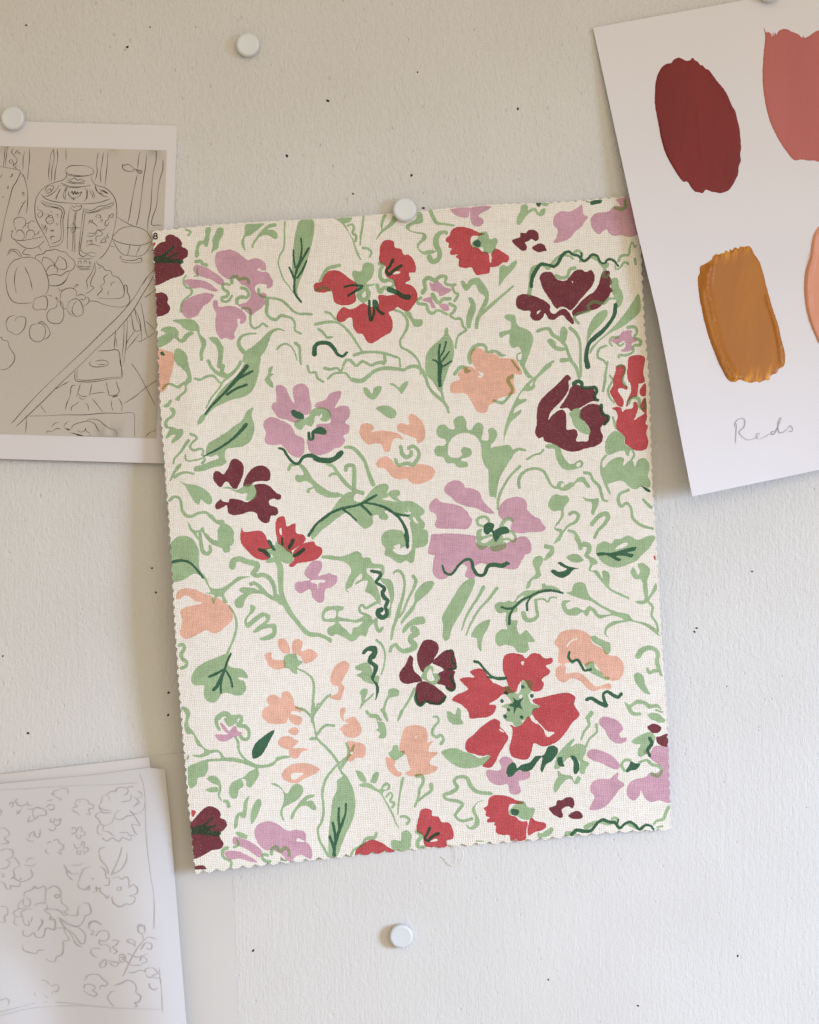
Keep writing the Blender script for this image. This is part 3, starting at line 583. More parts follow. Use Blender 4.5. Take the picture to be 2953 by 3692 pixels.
g b 250,715 300,695 360,705 420,750 450,760 480,710 520,690 550,720 540,760 480,790 500,850 560,950 600,1050 635,1140 600,1090 560,1000 510,900 450,800 400,770 330,740 270,735
C b 480,750 510,720 530,725 510,760
g s22 510,830 550,790 570,820 550,870 590,890 570,930
g s26/14 670,650 650,750 630,880 622,990
g s24 650,1020 700,1020 730,1050 710,1090
g s34/24 800,630 850,630 865,680 830,760 820,830 785,920
g s40/20 940,715 940,770 860,830 820,870
g s38/28 1510,800 1380,780 1320,730 1280,650 1200,640 1160,680 1190,740 1130,790 1065,810 1080,850 1180,870 1240,900 1200,960 1170,1010 1230,1060 1330,1040
g b 1440,865 1400,870 1360,900 1330,960 1360,1030 1350,1090 1310,1120 1290,1100 1275,1090 1290,1130 1340,1145 1390,1110 1405,1060 1370,980 1360,930 1390,885
R b 1440,940 1480,910 1490,850 1540,815 1620,815 1700,835 1750,860 1790,870 1830,890 1770,900 1700,900 1680,940 1690,1000 1750,1020 1790,1060 1860,1070 1850,1160 1840,1240 1700,1250 1690,1200 1620,1195 1560,1170 1560,1110 1540,1095 1550,1075 1480,1075 1475,1050 1500,1030 1460,1010 1465,970
R b 1870,1090 1900,1030 1940,1060 2030,1080 2040,1120 2000,1150 1930,1170 1870,1200
g b 1760,890 1820,870 1870,930 1930,940 1920,1000 1880,1050 1800,1040 1760,1010 1690,1000 1690,960
D b 1700,960 1730,945 1780,960 1770,1005 1720,1005
R b 800,1120 820,1030 840,960 890,940 945,960 950,1010 1010,1020 1040,1070 1110,1080 1150,1150 1150,1230 1090,1250 1090,1310 900,1310 870,1280 860,1200 810,1170
C b 930,1260 970,1235 1000,1235 1000,1250
R b 210,1400 220,1340 300,1270 370,1240 450,1260 530,1310 590,1350 560,1420 210,1420
g s34/24 415,1180 400,1220 320,1230 280,1290 200,1340 175,1390
g b 560,1250 600,1240 650,1250 660,1170 710,1150 755,1190 750,1250 740,1320 660,1360 600,1360 560,1310
g s36 800,1165 850,1200 810,1260 820,1310 880,1310
D s30 925,1130 900,1190 880,1230 910,1250 950,1210 1010,1180
g s10 1370,1252 1440,1256
g b 40,680 70,650 120,620 160,680 200,770 215,880 205,1000 170,1100 120,1200 80,1300 40,1400 -30,1410 -40,1200 -20,1000 0,850 40,760
D s20/36 125,900 120,990 90,1080 50,1190 20,1290 10,1410
D s26 60,940 55,1040 65,1130
D s26 0,1080 20,1180 25,1240
D s24 -30,1210 0,1290 10,1340
@ 1800 2560 650
g s40/20 880,30 850,80 860,140 810,210 785,280
g s26/22 930,140 930,210 860,280 830,350
R b 310,40 340,-20 760,20 760,60 700,120 640,210 570,290 500,330 420,350 330,320 310,400 270,470 190,470 120,440 95,370 120,260 125,180 100,140 160,160 210,140 280,60 320,110 380,140 340,100
C u10 315,50 340,90 400,150 450,210
C b 430,190 470,205 530,215 490,250 455,255
g b 130,120 200,100 220,130 170,165
L b 0,480 40,450 100,460 130,500 90,560 160,580 290,590 270,640 190,680 200,770 150,810 100,790 80,700 0,720 -60,700 -40,600 20,560
D b 75,600 90,540 130,500 150,520 160,560 220,520 290,500 350,440 420,430 470,350 520,340 560,370 555,420 500,490 450,520 410,595 395,570 410,450 370,490 310,570 240,590 190,575 140,610 90,640
g b 560,420 620,350 710,270 720,290 680,350 750,320 820,340 830,400 800,470 860,510 830,560 810,610 770,600 770,500 720,450 660,460 620,500 570,560 530,560 540,470
D b 555,460 600,450 610,500 625,540 570,530
D b 680,440 720,440 760,500 765,570 730,615 710,590 710,500
g b 560,580 600,610 640,620 690,630 720,680 750,630 780,650 760,700 720,705 690,660 640,670 590,720 545,785 520,770 525,700 560,640
L b 955,130 970,75 1030,65 1110,90 1160,130 1185,180 1150,230 1165,265 1220,265 1210,300 1130,320 1070,290 1030,240 1010,190
L b 835,430 860,385 920,375 1000,395 1080,440 1130,490 1155,540 1120,570 1060,550 980,510 890,480
L b 865,955 880,900 910,830 870,770 890,690 960,660 1060,655 1100,620 1140,595 1135,660 1200,710 1150,760 1090,840 1030,910 950,950
L b 1220,760 1250,690 1310,660 1400,640 1440,600 1500,600 1560,560 1520,520 1450,470 1440,440 1480,350 1560,340 1700,330 1720,850 1620,890 1530,865 1450,880 1390,840 1355,770 1340,820 1290,865 1230,830
L b 1375,410 1400,380 1420,420
g b 1265,300 1330,250 1440,210 1490,250 1480,310 1430,400 1350,450 1325,430 1330,370 1350,330 1290,325
D s36/26 1440,270 1460,320 1420,380 1440,440
B b 1415,160 1480,130 1550,165 1530,210 1470,220 1430,190
B b 1500,260 1540,250 1590,230 1640,230 1650,340 1560,345 1510,310
g s28 1200,580 1170,530 1200,480 1250,480
g s26/34 1340,500 1410,480 1460,520 1530,540 1550,590 1520,630 1460,610
D b 1210,580 1240,530 1260,490 1300,510 1350,515 1310,570 1260,580 1225,600
B b 475,940 540,910 555,865 600,860 640,835 700,840 720,890 700,940 660,920 600,950 610,1020 580,1030 520,1000
B b 660,1010 730,965 780,980 800,1020 770,1040 700,1040
g b 370,1170 400,1180 500,1120 520,1145 480,1200 400,1220 365,1215
g s50 650,1185 720,1180
g s44/24 830,1120 940,1070 1050,1090 1110,1060
g s34/24 1240,1090 1320,1130
D s34/24 690,1190 740,1150 820,1160 880,1150 930,1090 990,1050 1050,1070 1110,1080 1150,1130 1200,1090 1250,1070 1300,1100 1340,1140 1400,1100 1450,1110 1475,1140
g s26/20 1080,1040 1110,1030 1140,1050
D s18 1140,1045 1130,1090
g s38/20 1620,930 1590,990 1570,1040 1500,1065 1480,1090
g s18 1510,1125 1560,1110
g b 1420,50 1460,30 1530,50 1590,100 1560,120 1480,100
g s26/20 1240,0 1280,40 1350,40
g s20 1500,0 1560,20
'''
INK = '''
@ 0 350 680
k -40,630 60,645 180,670 185,690 150,770 115,830 90,920 60,1040 40,1120 15,1250 0,1330
k 190,695 215,720 238,790 252,870 252,960 240,1065
k 50,455 38,560 32,640
k 70,455 55,560 50,640
k 55,462 70,458 80,455
k 125,470 105,500 125,530 155,570 150,600 125,625 135,650
k 130,530 150,495 165,490 160,515 180,505 185,530
k 110,610 90,600 85,580 105,570 120,600 125,630
k 160,630 145,630 145,650 160,655
k 228,495 212,560 212,670
k 268,470 270,560 262,650 252,755
k 470,500 450,640 445,720 455,780
k 490,478 495,560 475,660 472,775
k 472,510 490,475
k 522,475 528,560 505,690 500,775
k 602,475 604,578
k 900,505 885,590 888,690 870,765
k 945,505 935,590 918,680 922,785
k 988,505 980,620 970,720 960,820
k 1285,500 1270,540 1258,660
k 1255,712 1235,800 1205,960 1180,1110 1165,1150
k 1340,525 1330,640 1310,760 1290,940 1270,1080 1245,1180
k 1430,495 1425,590 1400,700 1388,860 1378,1010 1355,1130 1350,1230
k 1415,497 1440,495
k 1490,570 1488,660 1460,760 1440,900 1430,1000 1395,1100 1388,1168 1440,1170 1500,1170
w3 1225,655 1200,630 1165,612 1140,625 1122,615 1120,640 1135,665 1180,680 1215,675 1225,655 1260,670 1290,690 1300,675 1280,672 1250,660
k 1225,680 1240,660 1260,690 1290,700 1300,680
k 600,660 640,630 720,625 800,632 855,670 850,700 780,720 690,715 620,700 598,670 605,655
k 605,690 605,730 570,760 500,780 430,810 370,860 330,930 318,1010 325,1100 360,1180 400,1250 440,1330 465,1395
k 840,720 838,750 870,800 960,830 1020,880 1055,940 1068,1030 1060,1130 1035,1250 1010,1340 960,1430 905,1485
k 610,710 680,725 740,725 790,722
k 620,740 650,755 680,740 710,760 740,750 770,770 780,760
k 610,760 680,780 780,775
k 600,775 680,790 775,788
k 555,785 640,815 740,820 835,805
k 560,800 640,825 740,828
k 375,890 420,930 500,955 620,968 760,975 900,965 1010,930
k 410,860 430,820 460,810 490,815 480,850 440,880 415,870
k 425,870 445,840 470,850 460,830
k 540,800 520,840 480,880 430,905 390,905
k 550,850 520,900 500,935
k 560,830 530,880 515,935
k 610,820 585,870 580,910 600,940
k 620,820 598,870 600,930
k 630,860 625,890 650,915 690,920 730,900 745,865 720,880 700,890
w5 645,885 660,860 670,890 685,860 695,890 710,865 715,890
k 640,930 680,925 665,940 690,930
k 780,830 795,880 785,930 765,950
k 800,840 800,890 790,945
k 815,850 845,900 855,930
k 835,845 860,890 870,925
k 870,810 880,850 920,890 985,915
k 870,800 890,860 950,910
w4 910,840 940,860 960,870 985,880 930,850 920,880 945,880
k 380,945 420,965 520,985 570,1010 588,1050 575,1130 580,1260 565,1330 520,1360 460,1370
k 400,975 480,1000 540,1015 568,1050 555,1130 560,1260 545,1310 470,1340
k 375,960 430,1000 500,1010 550,1030
k 340,1000 350,1030 380,1040 390,1080 360,1100 345,1070 370,1050
k 440,1060 450,1100 480,1100 490,1140 450,1160 420,1130 430,1100 470,1080 485,1120 440,1140
k 460,1040 475,1060
k 415,1080 425,1060
k 510,1080 530,1070 525,1100
k 510,1150 530,1160 510,1170
k 380,1160 400,1190 420,1170 400,1210 380,1190
k 455,1215 495,1220 460,1225 480,1210
k 460,1290 480,1270 500,1280 470,1270 465,1310
k 415,1200 430,1190 415,1250
k 640,1020 625,1080 620,1200 615,1390
k 690,1040 670,1160 668,1300 660,1420
k 700,1040 685,1150 685,1300 685,1420
k 645,990 650,1020 690,1040 740,1020 745,990 720,1000 700,990 680,1010 660,990
k 610,1195 735,1195
k 645,1180 670,1155 690,1180 685,1220 660,1240 645,1220 670,1200
k 765,1020 750,1130 735,1250 725,1430 760,1460 800,1440 840,1460 885,1450
k 780,1040 770,1130 750,1280 740,1400 790,1430 830,1420 880,1430
k 765,1020 840,1035 900,1000 970,990 1035,965 1030,990 950,1010 880,1040 800,1055 775,1035
k 790,1065 880,1050 960,1020 1020,1010
k 810,1160 825,1120 830,1150 850,1120 840,1140 880,1170 890,1200
k 880,1110 880,1080 915,1080 920,1105 895,1100
k 915,1140 930,1115 935,1135 920,1145
k 1005,1085 1030,1065 1035,1095 1010,1100 1000,1075 990,1120 970,1130 960,1170 980,1175 1000,1140
k 970,1185 950,1210 920,1215 890,1210
k 800,1240 870,1245 890,1215 935,1240 930,1265 880,1275 880,1325
k 790,1270 850,1270 890,1240
k 990,1240 980,1270 995,1280 960,1300 970,1320 920,1330 940,1300 985,1260
k 790,1350 800,1310 820,1320 835,1305 840,1340 820,1345
k 785,1370 830,1345 920,1365
k 710,1475 800,1480 850,1475
k 715,1530 720,1500 740,1500 740,1530
k 765,1530 770,1500 790,1500 790,1530
k 815,1530 820,1500 830,1530
k 690,1540 760,1550 840,1545
k 700,1555 760,1565 830,1560
k 720,1575 830,1575
k 130,1180 130,1120 180,1098 225,1115 235,1160 205,1200
k 150,1220 130,1180
k 235,1155 265,1150 290,1130 320,1140
k 265,1150 255,1190 280,1215
k 145,1260 155,1225 190,1215 220,1250 220,1290 200,1305
k 235,1290 250,1230 280,1215 310,1230 315,1270 295,1285
k 95,1235 120,1215 110,1240 105,1270 130,1300 200,1310 300,1295 395,1275
k 130,1300 170,1340 240,1380 310,1380 370,1350 405,1310
k 240,1385 205,1425 240,1440 290,1445
k 350,1360 380,1405
k 360,1215 345,1250 320,1255
k 65,1450 90,1400 125,1390 160,1400 190,1440 200,1465
k 80,1440 110,1405 150,1420 185,1465
k 200,1468 120,1500 65,1590 55,1700 75,1800 110,1860 170,1885 300,1880
k 200,1468 290,1465 370,1510 420,1600 445,1690 440,1760 415,1810
k 165,1540 140,1610 132,1700 150,1790
k 225,1550 270,1650 295,1760
k 385,1510 400,1465 450,1480 495,1520 500,1570
k 540,1450 555,1460 595,1490 610,1550 590,1575 540,1570 505,1540 520,1490 540,1455
k 420,1600 450,1550 490,1535 520,1560 525,1610
k 320,1480 330,1450 400,1430 420,1405 470,1400 500,1390 540,1405 600,1420 620,1445 650,1470 680,1500 685,1540 660,1580 600,1600 560,1630 500,1620 440,1630 430,1615
k 640,1590 610,1660 560,1710 500,1724 445,1720
k 530,1740 550,1770 575,1760
k 870,1500 855,1560 830,1620 790,1680 800,1724 790,1760
k 870,1530 870,1600 840,1660 830,1724 860,1740 830,1770 780,1800
k 880,1500 900,1530 940,1550 960,1580 1010,1590 1030,1630 1080,1650 1110,1690 1130,1740 1135,1790
k 905,1570 915,1555 925,1565
k 985,1620 950,1650 955,1700 920,1730 935,1760 890,1810 900,1820
k 1055,1690 1020,1700 1015,1730
k 1000,1770 985,1790 990,1810
k 1070,1095 1140,1140 1220,1180 1290,1200 1350,1240 1385,1310
k 1220,1180 1120,1195 1060,1240 1025,1290 1050,1310 1110,1335 1190,1350 1280,1355 1340,1340 1385,1320 1350,1400 1290,1450 1170,1450 1110,1430 1070,1380 1030,1310
k 1190,1350 1165,1450
k 1285,1355 1240,1450
k 1005,1365 1050,1368
k 1090,1470 1110,1450 1100,1470 1150,1490 1230,1490 1290,1470 1295,1500 1240,1515 1150,1512 1105,1495
k 1370,1400 1420,1402
k 1420,1570 1350,1640 1300,1720
k 1440,1600 1400,1640 1360,1720
k 20,705 -10,750
k 95,735 115,700 110,725 85,730
k 65,830 75,810 72,840 60,835
k 25,920 30,905 38,920
k 210,900 205,870 220,875 215,910 
k 200,960 215,970 235,945 200,1000 160,1090
@ 0 1010 680
k 310,210 300,240 320,270 365,270 380,262 420,270 435,200 420,150 385,145 360,155 325,165 305,205
k 430,135 480,147
k 450,45 500,55 570,35 610,-5
k 550,180 560,110 600,80 650,72 690,90 700,130 695,150
k 670,80 690,45 715,42 690,70
k 550,180 560,240 580,262 615,262
k 525,205 510,250 460,270 430,310 440,370 500,398 550,390 582,340 580,270 570,210 540,190 525,205
k 535,180 510,155 520,190
k 615,260 630,200 690,170 730,190 760,260 755,310 705,332 640,310 615,270
k 700,190 670,230 660,290 700,330
k 700,150 740,130 780,150 770,180 730,170
k 780,165 800,155 815,185 800,215 760,240
k 815,190 880,195 960,225 1060,245 1140,240 1185,200 1180,140 1165,110 1160,50 1140,45 1135,120 1120,155 1050,170 890,162
k 75,470 55,400 80,340 140,320
k 135,380 155,340 210,335 235,350 230,420 200,470 150,500 110,480 75,460
k 345,400 290,410 270,460 280,530 340,565 390,545 415,480 410,430 375,395 345,400
k 345,395 380,378 430,420 458,490 430,530 395,540
k -10,530 10,520 25,545 70,560 90,620 135,690 130,740 80,800 40,818 -10,815
k 1320,0 1240,140 1120,290 960,450 800,610 640,760 480,910 300,1090 105,1310
k 1385,0 1310,120 1200,300 1060,465 900,610 740,770 560,940 380,1120 200,1290 145,1340
k 1315,165 1420,90
k 1285,195 1310,320 1350,520 1410,480
k 1200,300 1210,380 1230,460 1285,455 1250,350 1230,255
k 1235,265 1280,380 1290,555 1250,555
k 1230,465 1160,570 1150,640
k 1285,480 1220,560 1150,645
k 1290,560 1345,525
k 1330,370 1380,420 1415,455
k 1165,350 1160,500 1150,620 1130,770
k 1135,390 1130,560 1115,710
k 1060,460 1050,520 1045,635
k 1055,510 1070,610
k 895,648 980,645 1080,643 1100,760 1118,885 1000,905 850,930 760,930 690,915 685,830
k 1090,660 1110,800 1110,885
k 710,810 705,900 760,915 880,910 1010,890 1110,885
k 830,745 815,760 850,790 930,790 985,775 985,745 930,730 870,742
k 890,770 970,770
k 1105,790 1125,785
k 500,1000 560,965 635,925
k 700,1070 720,1000 738,940
k 815,1060 830,1000 840,945
k 710,1030 740,1060 800,1062
k 720,1070 750,1088 780,1082
k 970,930 985,1000 1000,1060
k 1060,920 1075,970 1090,1020 1040,1055 990,1050
k 1025,1075 1080,1050 1030,1065 1080,1065
k 820,1042 900,1030 965,1025
k 690,960 655,970 640,1060 610,1130 600,1185
k 650,1200 655,1160 700,1130 720,1110
k 780,1120 805,1150 808,1195
k 840,1080 890,1140 940,1205
k 1020,1100 1020,1150 1035,1195
k 1085,1080 1115,1140 1112,1200
k 1200,758 1270,860 1340,990 1420,1145
k 1450,905 1330,985 1240,1060 1130,1130
k 370,1145 420,1215
k 255,1242 400,1240 560,1232 780,1230 950,1215 1100,1217 1220,1218 1230,1330 1232,1440
k 240,1230 240,1320 232,1405
k 640,1370 680,1320 740,1300 800,1290 860,1310 890,1360 905,1390
k 790,1285 830,1270 900,1280 950,1320 1000,1355 1050,1370 1075,1420
k 430,1400 430,1380 480,1380 520,1355 560,1362
w4 585,1350 640,1370 610,1365 630,1355
k 580,1340 600,1310 630,1290
k 470,1340 510,1305 540,1303
k 705,1370 740,1390 780,1370 780,1350 790,1380 830,1400
k 640,1395 720,1410 780,1430
w4 680,1405 740,1420 700,1415 760,1425
k 820,1425 825,1405
k 1325,1435 1370,1395 1430,1370
'''
PENCIL = '''
@ 0 2650 700
f 0,485 200,480 400,465 700,450 1000,440 1230,425
f 1235,330 1270,420 1290,560 1295,800 1310,1000 1340,1250 1370,1450 1370,1724
n 85,630 90,605 120,600 115,630 100,645
n 160,565 135,590 160,605 150,615 190,630 240,615 250,625 240,585
n 250,620 290,625
n 195,650 170,690 150,700 160,665
n 415,580 450,580 470,565
n 480,540 480,500 510,490 550,475 600,480 605,515 590,525
n 485,545 520,560 540,580 550,550
n 455,525 465,515 460,535
n 245,655 290,660 310,645 370,650
n 290,690 310,650 350,645 400,665 415,690 400,715 350,715 320,745 300,720 290,690
n 270,715 250,770 300,755 320,745
n 405,640 440,620 475,620 485,645 460,665 430,655
n 455,740 450,770 480,770 490,740 510,760 540,740 530,790 500,805 480,780
n 430,830 460,850 490,840 495,815
n 235,915 260,940 300,945
n 260,910 265,885 300,860 330,910 355,900 360,830
n 300,905 310,850
n 670,600 690,575 750,570 790,590 785,610 830,620 830,650 790,660 800,710 760,700
n 640,650 690,630 670,620 670,600
n 640,655 660,680 690,690 710,720
n 700,600 720,585
n 910,540 950,530 990,500 1030,500 1040,475 1100,465 1140,490 1130,520 1100,535
n 1130,470 1160,455 1190,465
n 960,540 980,585
n 910,540 900,600 880,630 910,660 990,670
n 875,640 920,690 1000,690
n 1170,530 1155,580 1110,590 1070,595
n 1220,495 1260,520 1260,550 1220,560 1240,600 1210,620 1250,600
n 1190,550 1220,580 1210,620 1180,640
n 1290,600 1285,650 1240,690 1190,700 1150,670
n 1170,680 1190,710 1130,720 1080,750 1020,735 1040,680 1070,670
n 990,690 880,690 850,720 880,750 900,795 950,800 1000,770 1010,735
n 880,790 865,840 880,880 910,885
n 920,800 920,850 970,860 1000,890 1030,900
n 1190,710 1240,790 1245,805 1175,795 1200,860 1220,885
n 1060,870 1130,865 1150,890 1200,890
n 905,910 950,940 1000,915 1060,945 1090,910 1160,935 1170,905
n 640,850 645,825 670,825 680,860 650,870
n 690,855 700,820 730,825 720,860
n 725,860 755,860 755,890 725,890
n 680,880 690,920 715,915 715,885
n 645,890 640,870 675,880
n 655,965 680,1005 715,995
n 720,990 740,945 755,960 740,1000
n 735,1005 780,1000 785,1025 755,1045 735,1015
n 690,1020 690,1060 715,1055 715,1020
n 740,1050 765,1060
n 420,970 440,945 460,955
n 470,945 510,925 530,960 565,980 560,1015 535,1020 550,1060 510,1040
n 415,1010 410,1040 440,1060
n 880,1050 890,1010 940,995
n 880,1050 900,1110 950,1170 970,1240
n 1085,990 1070,1060 1030,1160 985,1255
n 1130,1045 1125,1120 1080,1190 1000,1240
n 1000,1225 1050,1215 1090,1180
n 565,1145 590,1190 600,1240 650,1295
n 590,1190 640,1230 700,1230
n 630,1155 690,1155 750,1140
n 810,1170 750,1185 735,1210 710,1270 695,1340 740,1370 780,1355 800,1330
n 880,1175 900,1170 940,1210 945,1270 970,1270 970,1330 930,1335
n 740,1370 790,1375 800,1340
n 815,1275 830,1270 825,1290
n 820,1395 860,1390 855,1350 890,1375
n 895,1350 890,1390 930,1420 955,1450 970,1420
n 1000,1270 1060,1260 1080,1285 1120,1260 1150,1290 1145,1350
n 1140,1360 1190,1330 1225,1370 1215,1410 1150,1430 1200,1440 1190,1490 1150,1505 1120,1500 1070,1525 1010,1490 995,1430
n 1050,1350 1075,1350 1075,1380 1045,1375 1050,1350
n 0,825 50,830 85,880 40,920 80,955 0,970
n 0,1030 60,1010 115,1030 110,1080 60,1105
n 120,1080 150,1110 175,1160 140,1180 120,1200 130,1260 90,1280
n 0,1190 60,1180 90,1130 50,1110
n 240,1130 250,1100 310,1095
n 215,1155 300,1160 320,1130
n 270,1180 290,1250 240,1290 180,1300 110,1260
n 170,1280 190,1270 185,1290
n 10,1230 40,1240 30,1260 10,1250
n 0,1300 40,1320 60,1365 100,1365 90,1340 170,1345 180,1310
n 215,1440 220,1400 290,1370 310,1340 330,1365 400,1345 405,1450 390,1510
n 410,1370 430,1365 480,1340 530,1370 540,1420 490,1420 500,1450 540,1430 550,1490 600,1530 600,1560 570,1570 600,1595 570,1600 530,1560 460,1545 390,1555
n 215,1450 170,1500 165,1540 230,1540 290,1550
n 230,1440 270,1470 260,1520 210,1510 215,1450
n 300,1520 330,1500 400,1490 420,1510 420,1545 385,1555
n 165,1545 120,1580 140,1610 190,1610 190,1570 240,1550
n 140,1610 125,1670 165,1695
n 200,1600 220,1680 260,1690 250,1640
n 390,1560 450,1600 445,1640 490,1640 490,1690 480,1724
n 610,1600 690,1600 695,1550 710,1510
n 730,1490 790,1500 810,1580 760,1610 740,1660 690,1700 600,1680 530,1620
n 530,1630 560,1690 590,1724
n 360,1630 380,1650 345,1720
n 790,1724 800,1680 840,1655 900,1680
n 1235,1724 1230,1690 1260,1700 1285,1690 1280,1724
n 0,1520 60,1530 70,1590 40,1610 45,1660 0,1660
n 0,650 15,680 0,720
@ 0 2992 900
n 160,690 165,730 200,735 235,710 250,740 300,740 320,680 380,690 380,630 350,600
n 390,680 440,680 450,710 480,760 440,770 440,800 430,860 390,880 380,910 330,900 320,885
n 155,790 165,830 250,855 260,835 310,830
n 280,620 295,640 260,700
n 215,640 225,600
n 410,610 440,660 490,720 530,790 570,810
n 400,605 480,650 550,680 590,720 585,780 560,785 520,730 480,690
n 610,680 620,640 660,630 705,660
n 620,690 650,700 630,725 665,725
n 665,735 690,700 740,700 755,740 725,770 690,760 695,795 725,790 760,810 765,850
n 770,760 820,770 800,800 780,810 810,840 785,860
n 670,885 630,850 640,820 700,820
n 735,890 720,900 690,930 700,950 730,940 735,900
n 740,900 770,910 820,920 800,945 755,920
n 825,890 835,860 865,870 865,905 835,915 825,890
n 835,885 850,875 855,895 840,900
n 850,1015 880,950 930,850 990,770 1030,740 1085,755
n 990,760 985,720 965,710 955,690 965,655 1000,670 1000,710 970,715
n 940,810 920,790 880,770 900,755 930,770 935,800
n 880,850 920,870 960,880 1020,855
n 975,830 1010,780 1050,790 1045,825 1010,815
n 870,905 910,935 960,935 990,940
n 970,910 980,880 1010,885 1015,910 980,925
n 885,985 930,985 960,970 1000,975
n 1005,990 1010,960 1060,955 1095,990 1070,1000 1040,1020 1005,1000
n 1060,1020 1110,1030 1110,1060
n 1030,1060 1040,1090 1070,1105 1090,1090
n 585,1040 610,1005 680,1000 710,1030 745,1060 730,1080 700,1075 690,1105
n 580,1100 590,1070 640,1070 660,1095 640,1110 670,1130 660,1150 610,1135 580,1110
n 790,1075 840,1060 880,1040 930,1060 945,1100 940,1120 975,1150 960,1190 935,1190 950,1220 925,1220
n 800,1115 770,1120 745,1160 770,1200 785,1220
n 245,1100 250,1070 290,1040 330,1050 335,1070
n 350,1080 390,1070 410,1090 390,1120 365,1110
n 245,1110 240,1140 290,1155 300,1135
n 310,1140 320,1155 360,1140 355,1120
n 0,1180 40,1165 65,1180 55,1215
f 0,1260 150,1220 280,1190 450,1195 620,1215
f 0,1285 200,1235 350,1220 600,1215 800,1230 1125,1240
f 1125,1265 1120,1150 1100,950
'''


# ------------------------------------------------------------------ layout helpers
def W(sx, sy, h=0.0):
    """A point of the wall layout, h metres in front of the wall, as it stands in the room."""
    f = (DIST - h) / DIST
    return ((sx - CX) * K * f, -h, (CY - sy) * K * f)


def parse(text):
    x0 = y0 = 0.0
    s = 1.0
    for line in text.strip().split('\n'):
        t = line.split()
        if not t:
            continue
        if t[0] == '@':
            x0, y0, s = float(t[1]), float(t[2]), float(t[3]) / 1724.0
            continue
        yield t, x0, y0, s


def pts_of(tokens, x0, y0, s):
    out = []
    for q in tokens:
        a, b = q.split(',')
        out.append((x0 + float(a) * s, y0 + float(b) * s))
    return np.array(out)


def catmull(P, closed, step):
    P = np.asarray(P, float)
    n = len(P)
    out = []
    rng = range(n) if closed else range(n - 1)
    for i in rng:
        if closed:
            p0, p1, p2, p3 = P[(i - 1) % n], P[i], P[(i + 1) % n], P[(i + 2) % n]
        else:
            p1, p2 = P[i], P[i + 1]
            p0 = P[i - 1] if i else 2 * p1 - p2
            p3 = P[i + 2] if i + 2 < n else 2 * p2 - p1
        d = np.linalg.norm(p2 - p1)
        # centripetal-like tangents, so that short spans next to long ones do not overshoot
        d0, d2 = np.linalg.norm(p1 - p0) + 1e-9, np.linalg.norm(p3 - p2) + 1e-9
        m1 = (p2 - p0) / (d + d0) * d
        m2 = (p3 - p1) / (d + d2) * d
        k = max(2, int(math.ceil(d / step)))
        for j in range(k):
            t = j / k
            a = 2 * t**3 - 3 * t**2 + 1
            b = t**3 - 2 * t**2 + t
            c = -2 * t**3 + 3 * t**2
            e = t**3 - t**2
            out.append(a * p1 + b * m1 + c * p2 + e * m2)
    if not closed:
        out.append(P[-1])
    return np.array(out)


def normals2(L):
    t = np.gradient(L, axis=0)
    t /= (np.linalg.norm(t, axis=1)[:, None] + 1e-9)
    return np.stack([-t[:, 1], t[:, 0]], 1), t


def stroke_outline(P, w0, w1, step):
    L = catmull(P, False, step)
    n = len(L)
    N, T = normals2(L)
    s = np.linspace(0, 1, n)
    r = (w0 + (w1 - w0) * s) * 0.5
    r = r * (1 + 0.10 * np.sin(s * n * 0.23 + P[0][0]) )
    a, b = L + N * r[:, None], L - N * r[:, None]
    cap = []
    for k in range(1, 5):
        an = math.pi * k / 5
        cap.append(L[-1] + r[-1] * (N[-1] * math.cos(an) + T[-1] * math.sin(an)))
    cap0 = []
    for k in range(1, 5):
        an = math.pi * k / 5
        cap0.append(L[0] + r[0] * (-N[0] * math.cos(an) - T[0] * math.sin(an)))
    return np.vstack([a, np.array(cap), b[::-1], np.array(cap0)])


def winding(poly, pts):
    w = np.zeros(len(pts), int)
    x, y = pts[:, 0], pts[:, 1]
    for i in range(len(poly)):
        x1, y1 = poly[i - 1]
        x2, y2 = poly[i]
        if y1 == y2:
            continue
        cr = (x2 - x1) * (y - y1) - (x - x1) * (y2 - y1)
        if y1 < y2:
            w += ((y >= y1) & (y < y2) & (cr > 0))
        else:
            w -= ((y >= y2) & (y < y1) & (cr < 0))
    return w


def inside(poly, pts):
    lo, hi = poly.min(0), poly.max(0)
    m = np.where((pts[:, 0] >= lo[0]) & (pts[:, 0] <= hi[0]) & (pts[:, 1] >= lo[1]) & (pts[:, 1] <= hi[1]))[0]
    res = np.zeros(len(pts), bool)
    if len(m):
        res[m] = winding(poly, pts[m]) != 0
    return res


def cdt(outline, loops, extra):
    """Triangulate the outline with every loop as an edge constraint; returns verts, tris inside the outline."""
    V, E = [], []
    for lp in [outline] + loops:
        b = len(V)
        V += [Vector((float(p[0]), float(p[1]))) for p in lp]
        E += [(b + i, b + (i + 1) % len(lp)) for i in range(len(lp))]
    V += [Vector((float(p[0]), float(p[1]))) for p in extra]
    v, e, f, _, _, _ = delaunay_2d_cdt(V, E, [], 0, 1e-4)
    v = np.array([(q[0], q[1]) for q in v])
    tris = []
    for q in f:
        for k in range(1, len(q) - 1):
            tris.append((q[0], q[k], q[k + 1]))
    tris = np.array(tris)
    c = v[tris].mean(1)
    keep = inside(outline, c)
    return v, tris[keep], c[keep]


def grid_points(outline, step, jitter=0.25):
    lo, hi = outline.min(0), outline.max(0)
    gx, gy = np.meshgrid(np.arange(lo[0], hi[0], step), np.arange(lo[1], hi[1], step))
    g = np.stack([gx.ravel(), gy.ravel()], 1)
    g += np.random.uniform(-jitter, jitter, g.shape) * step
    return g[inside(outline, g)]


def link(name, mesh, parent=None):
    o = bpy.data.objects.new(name, mesh)
    scene.collection.objects.link(o)
    if parent:
        o.parent = parent
    return o


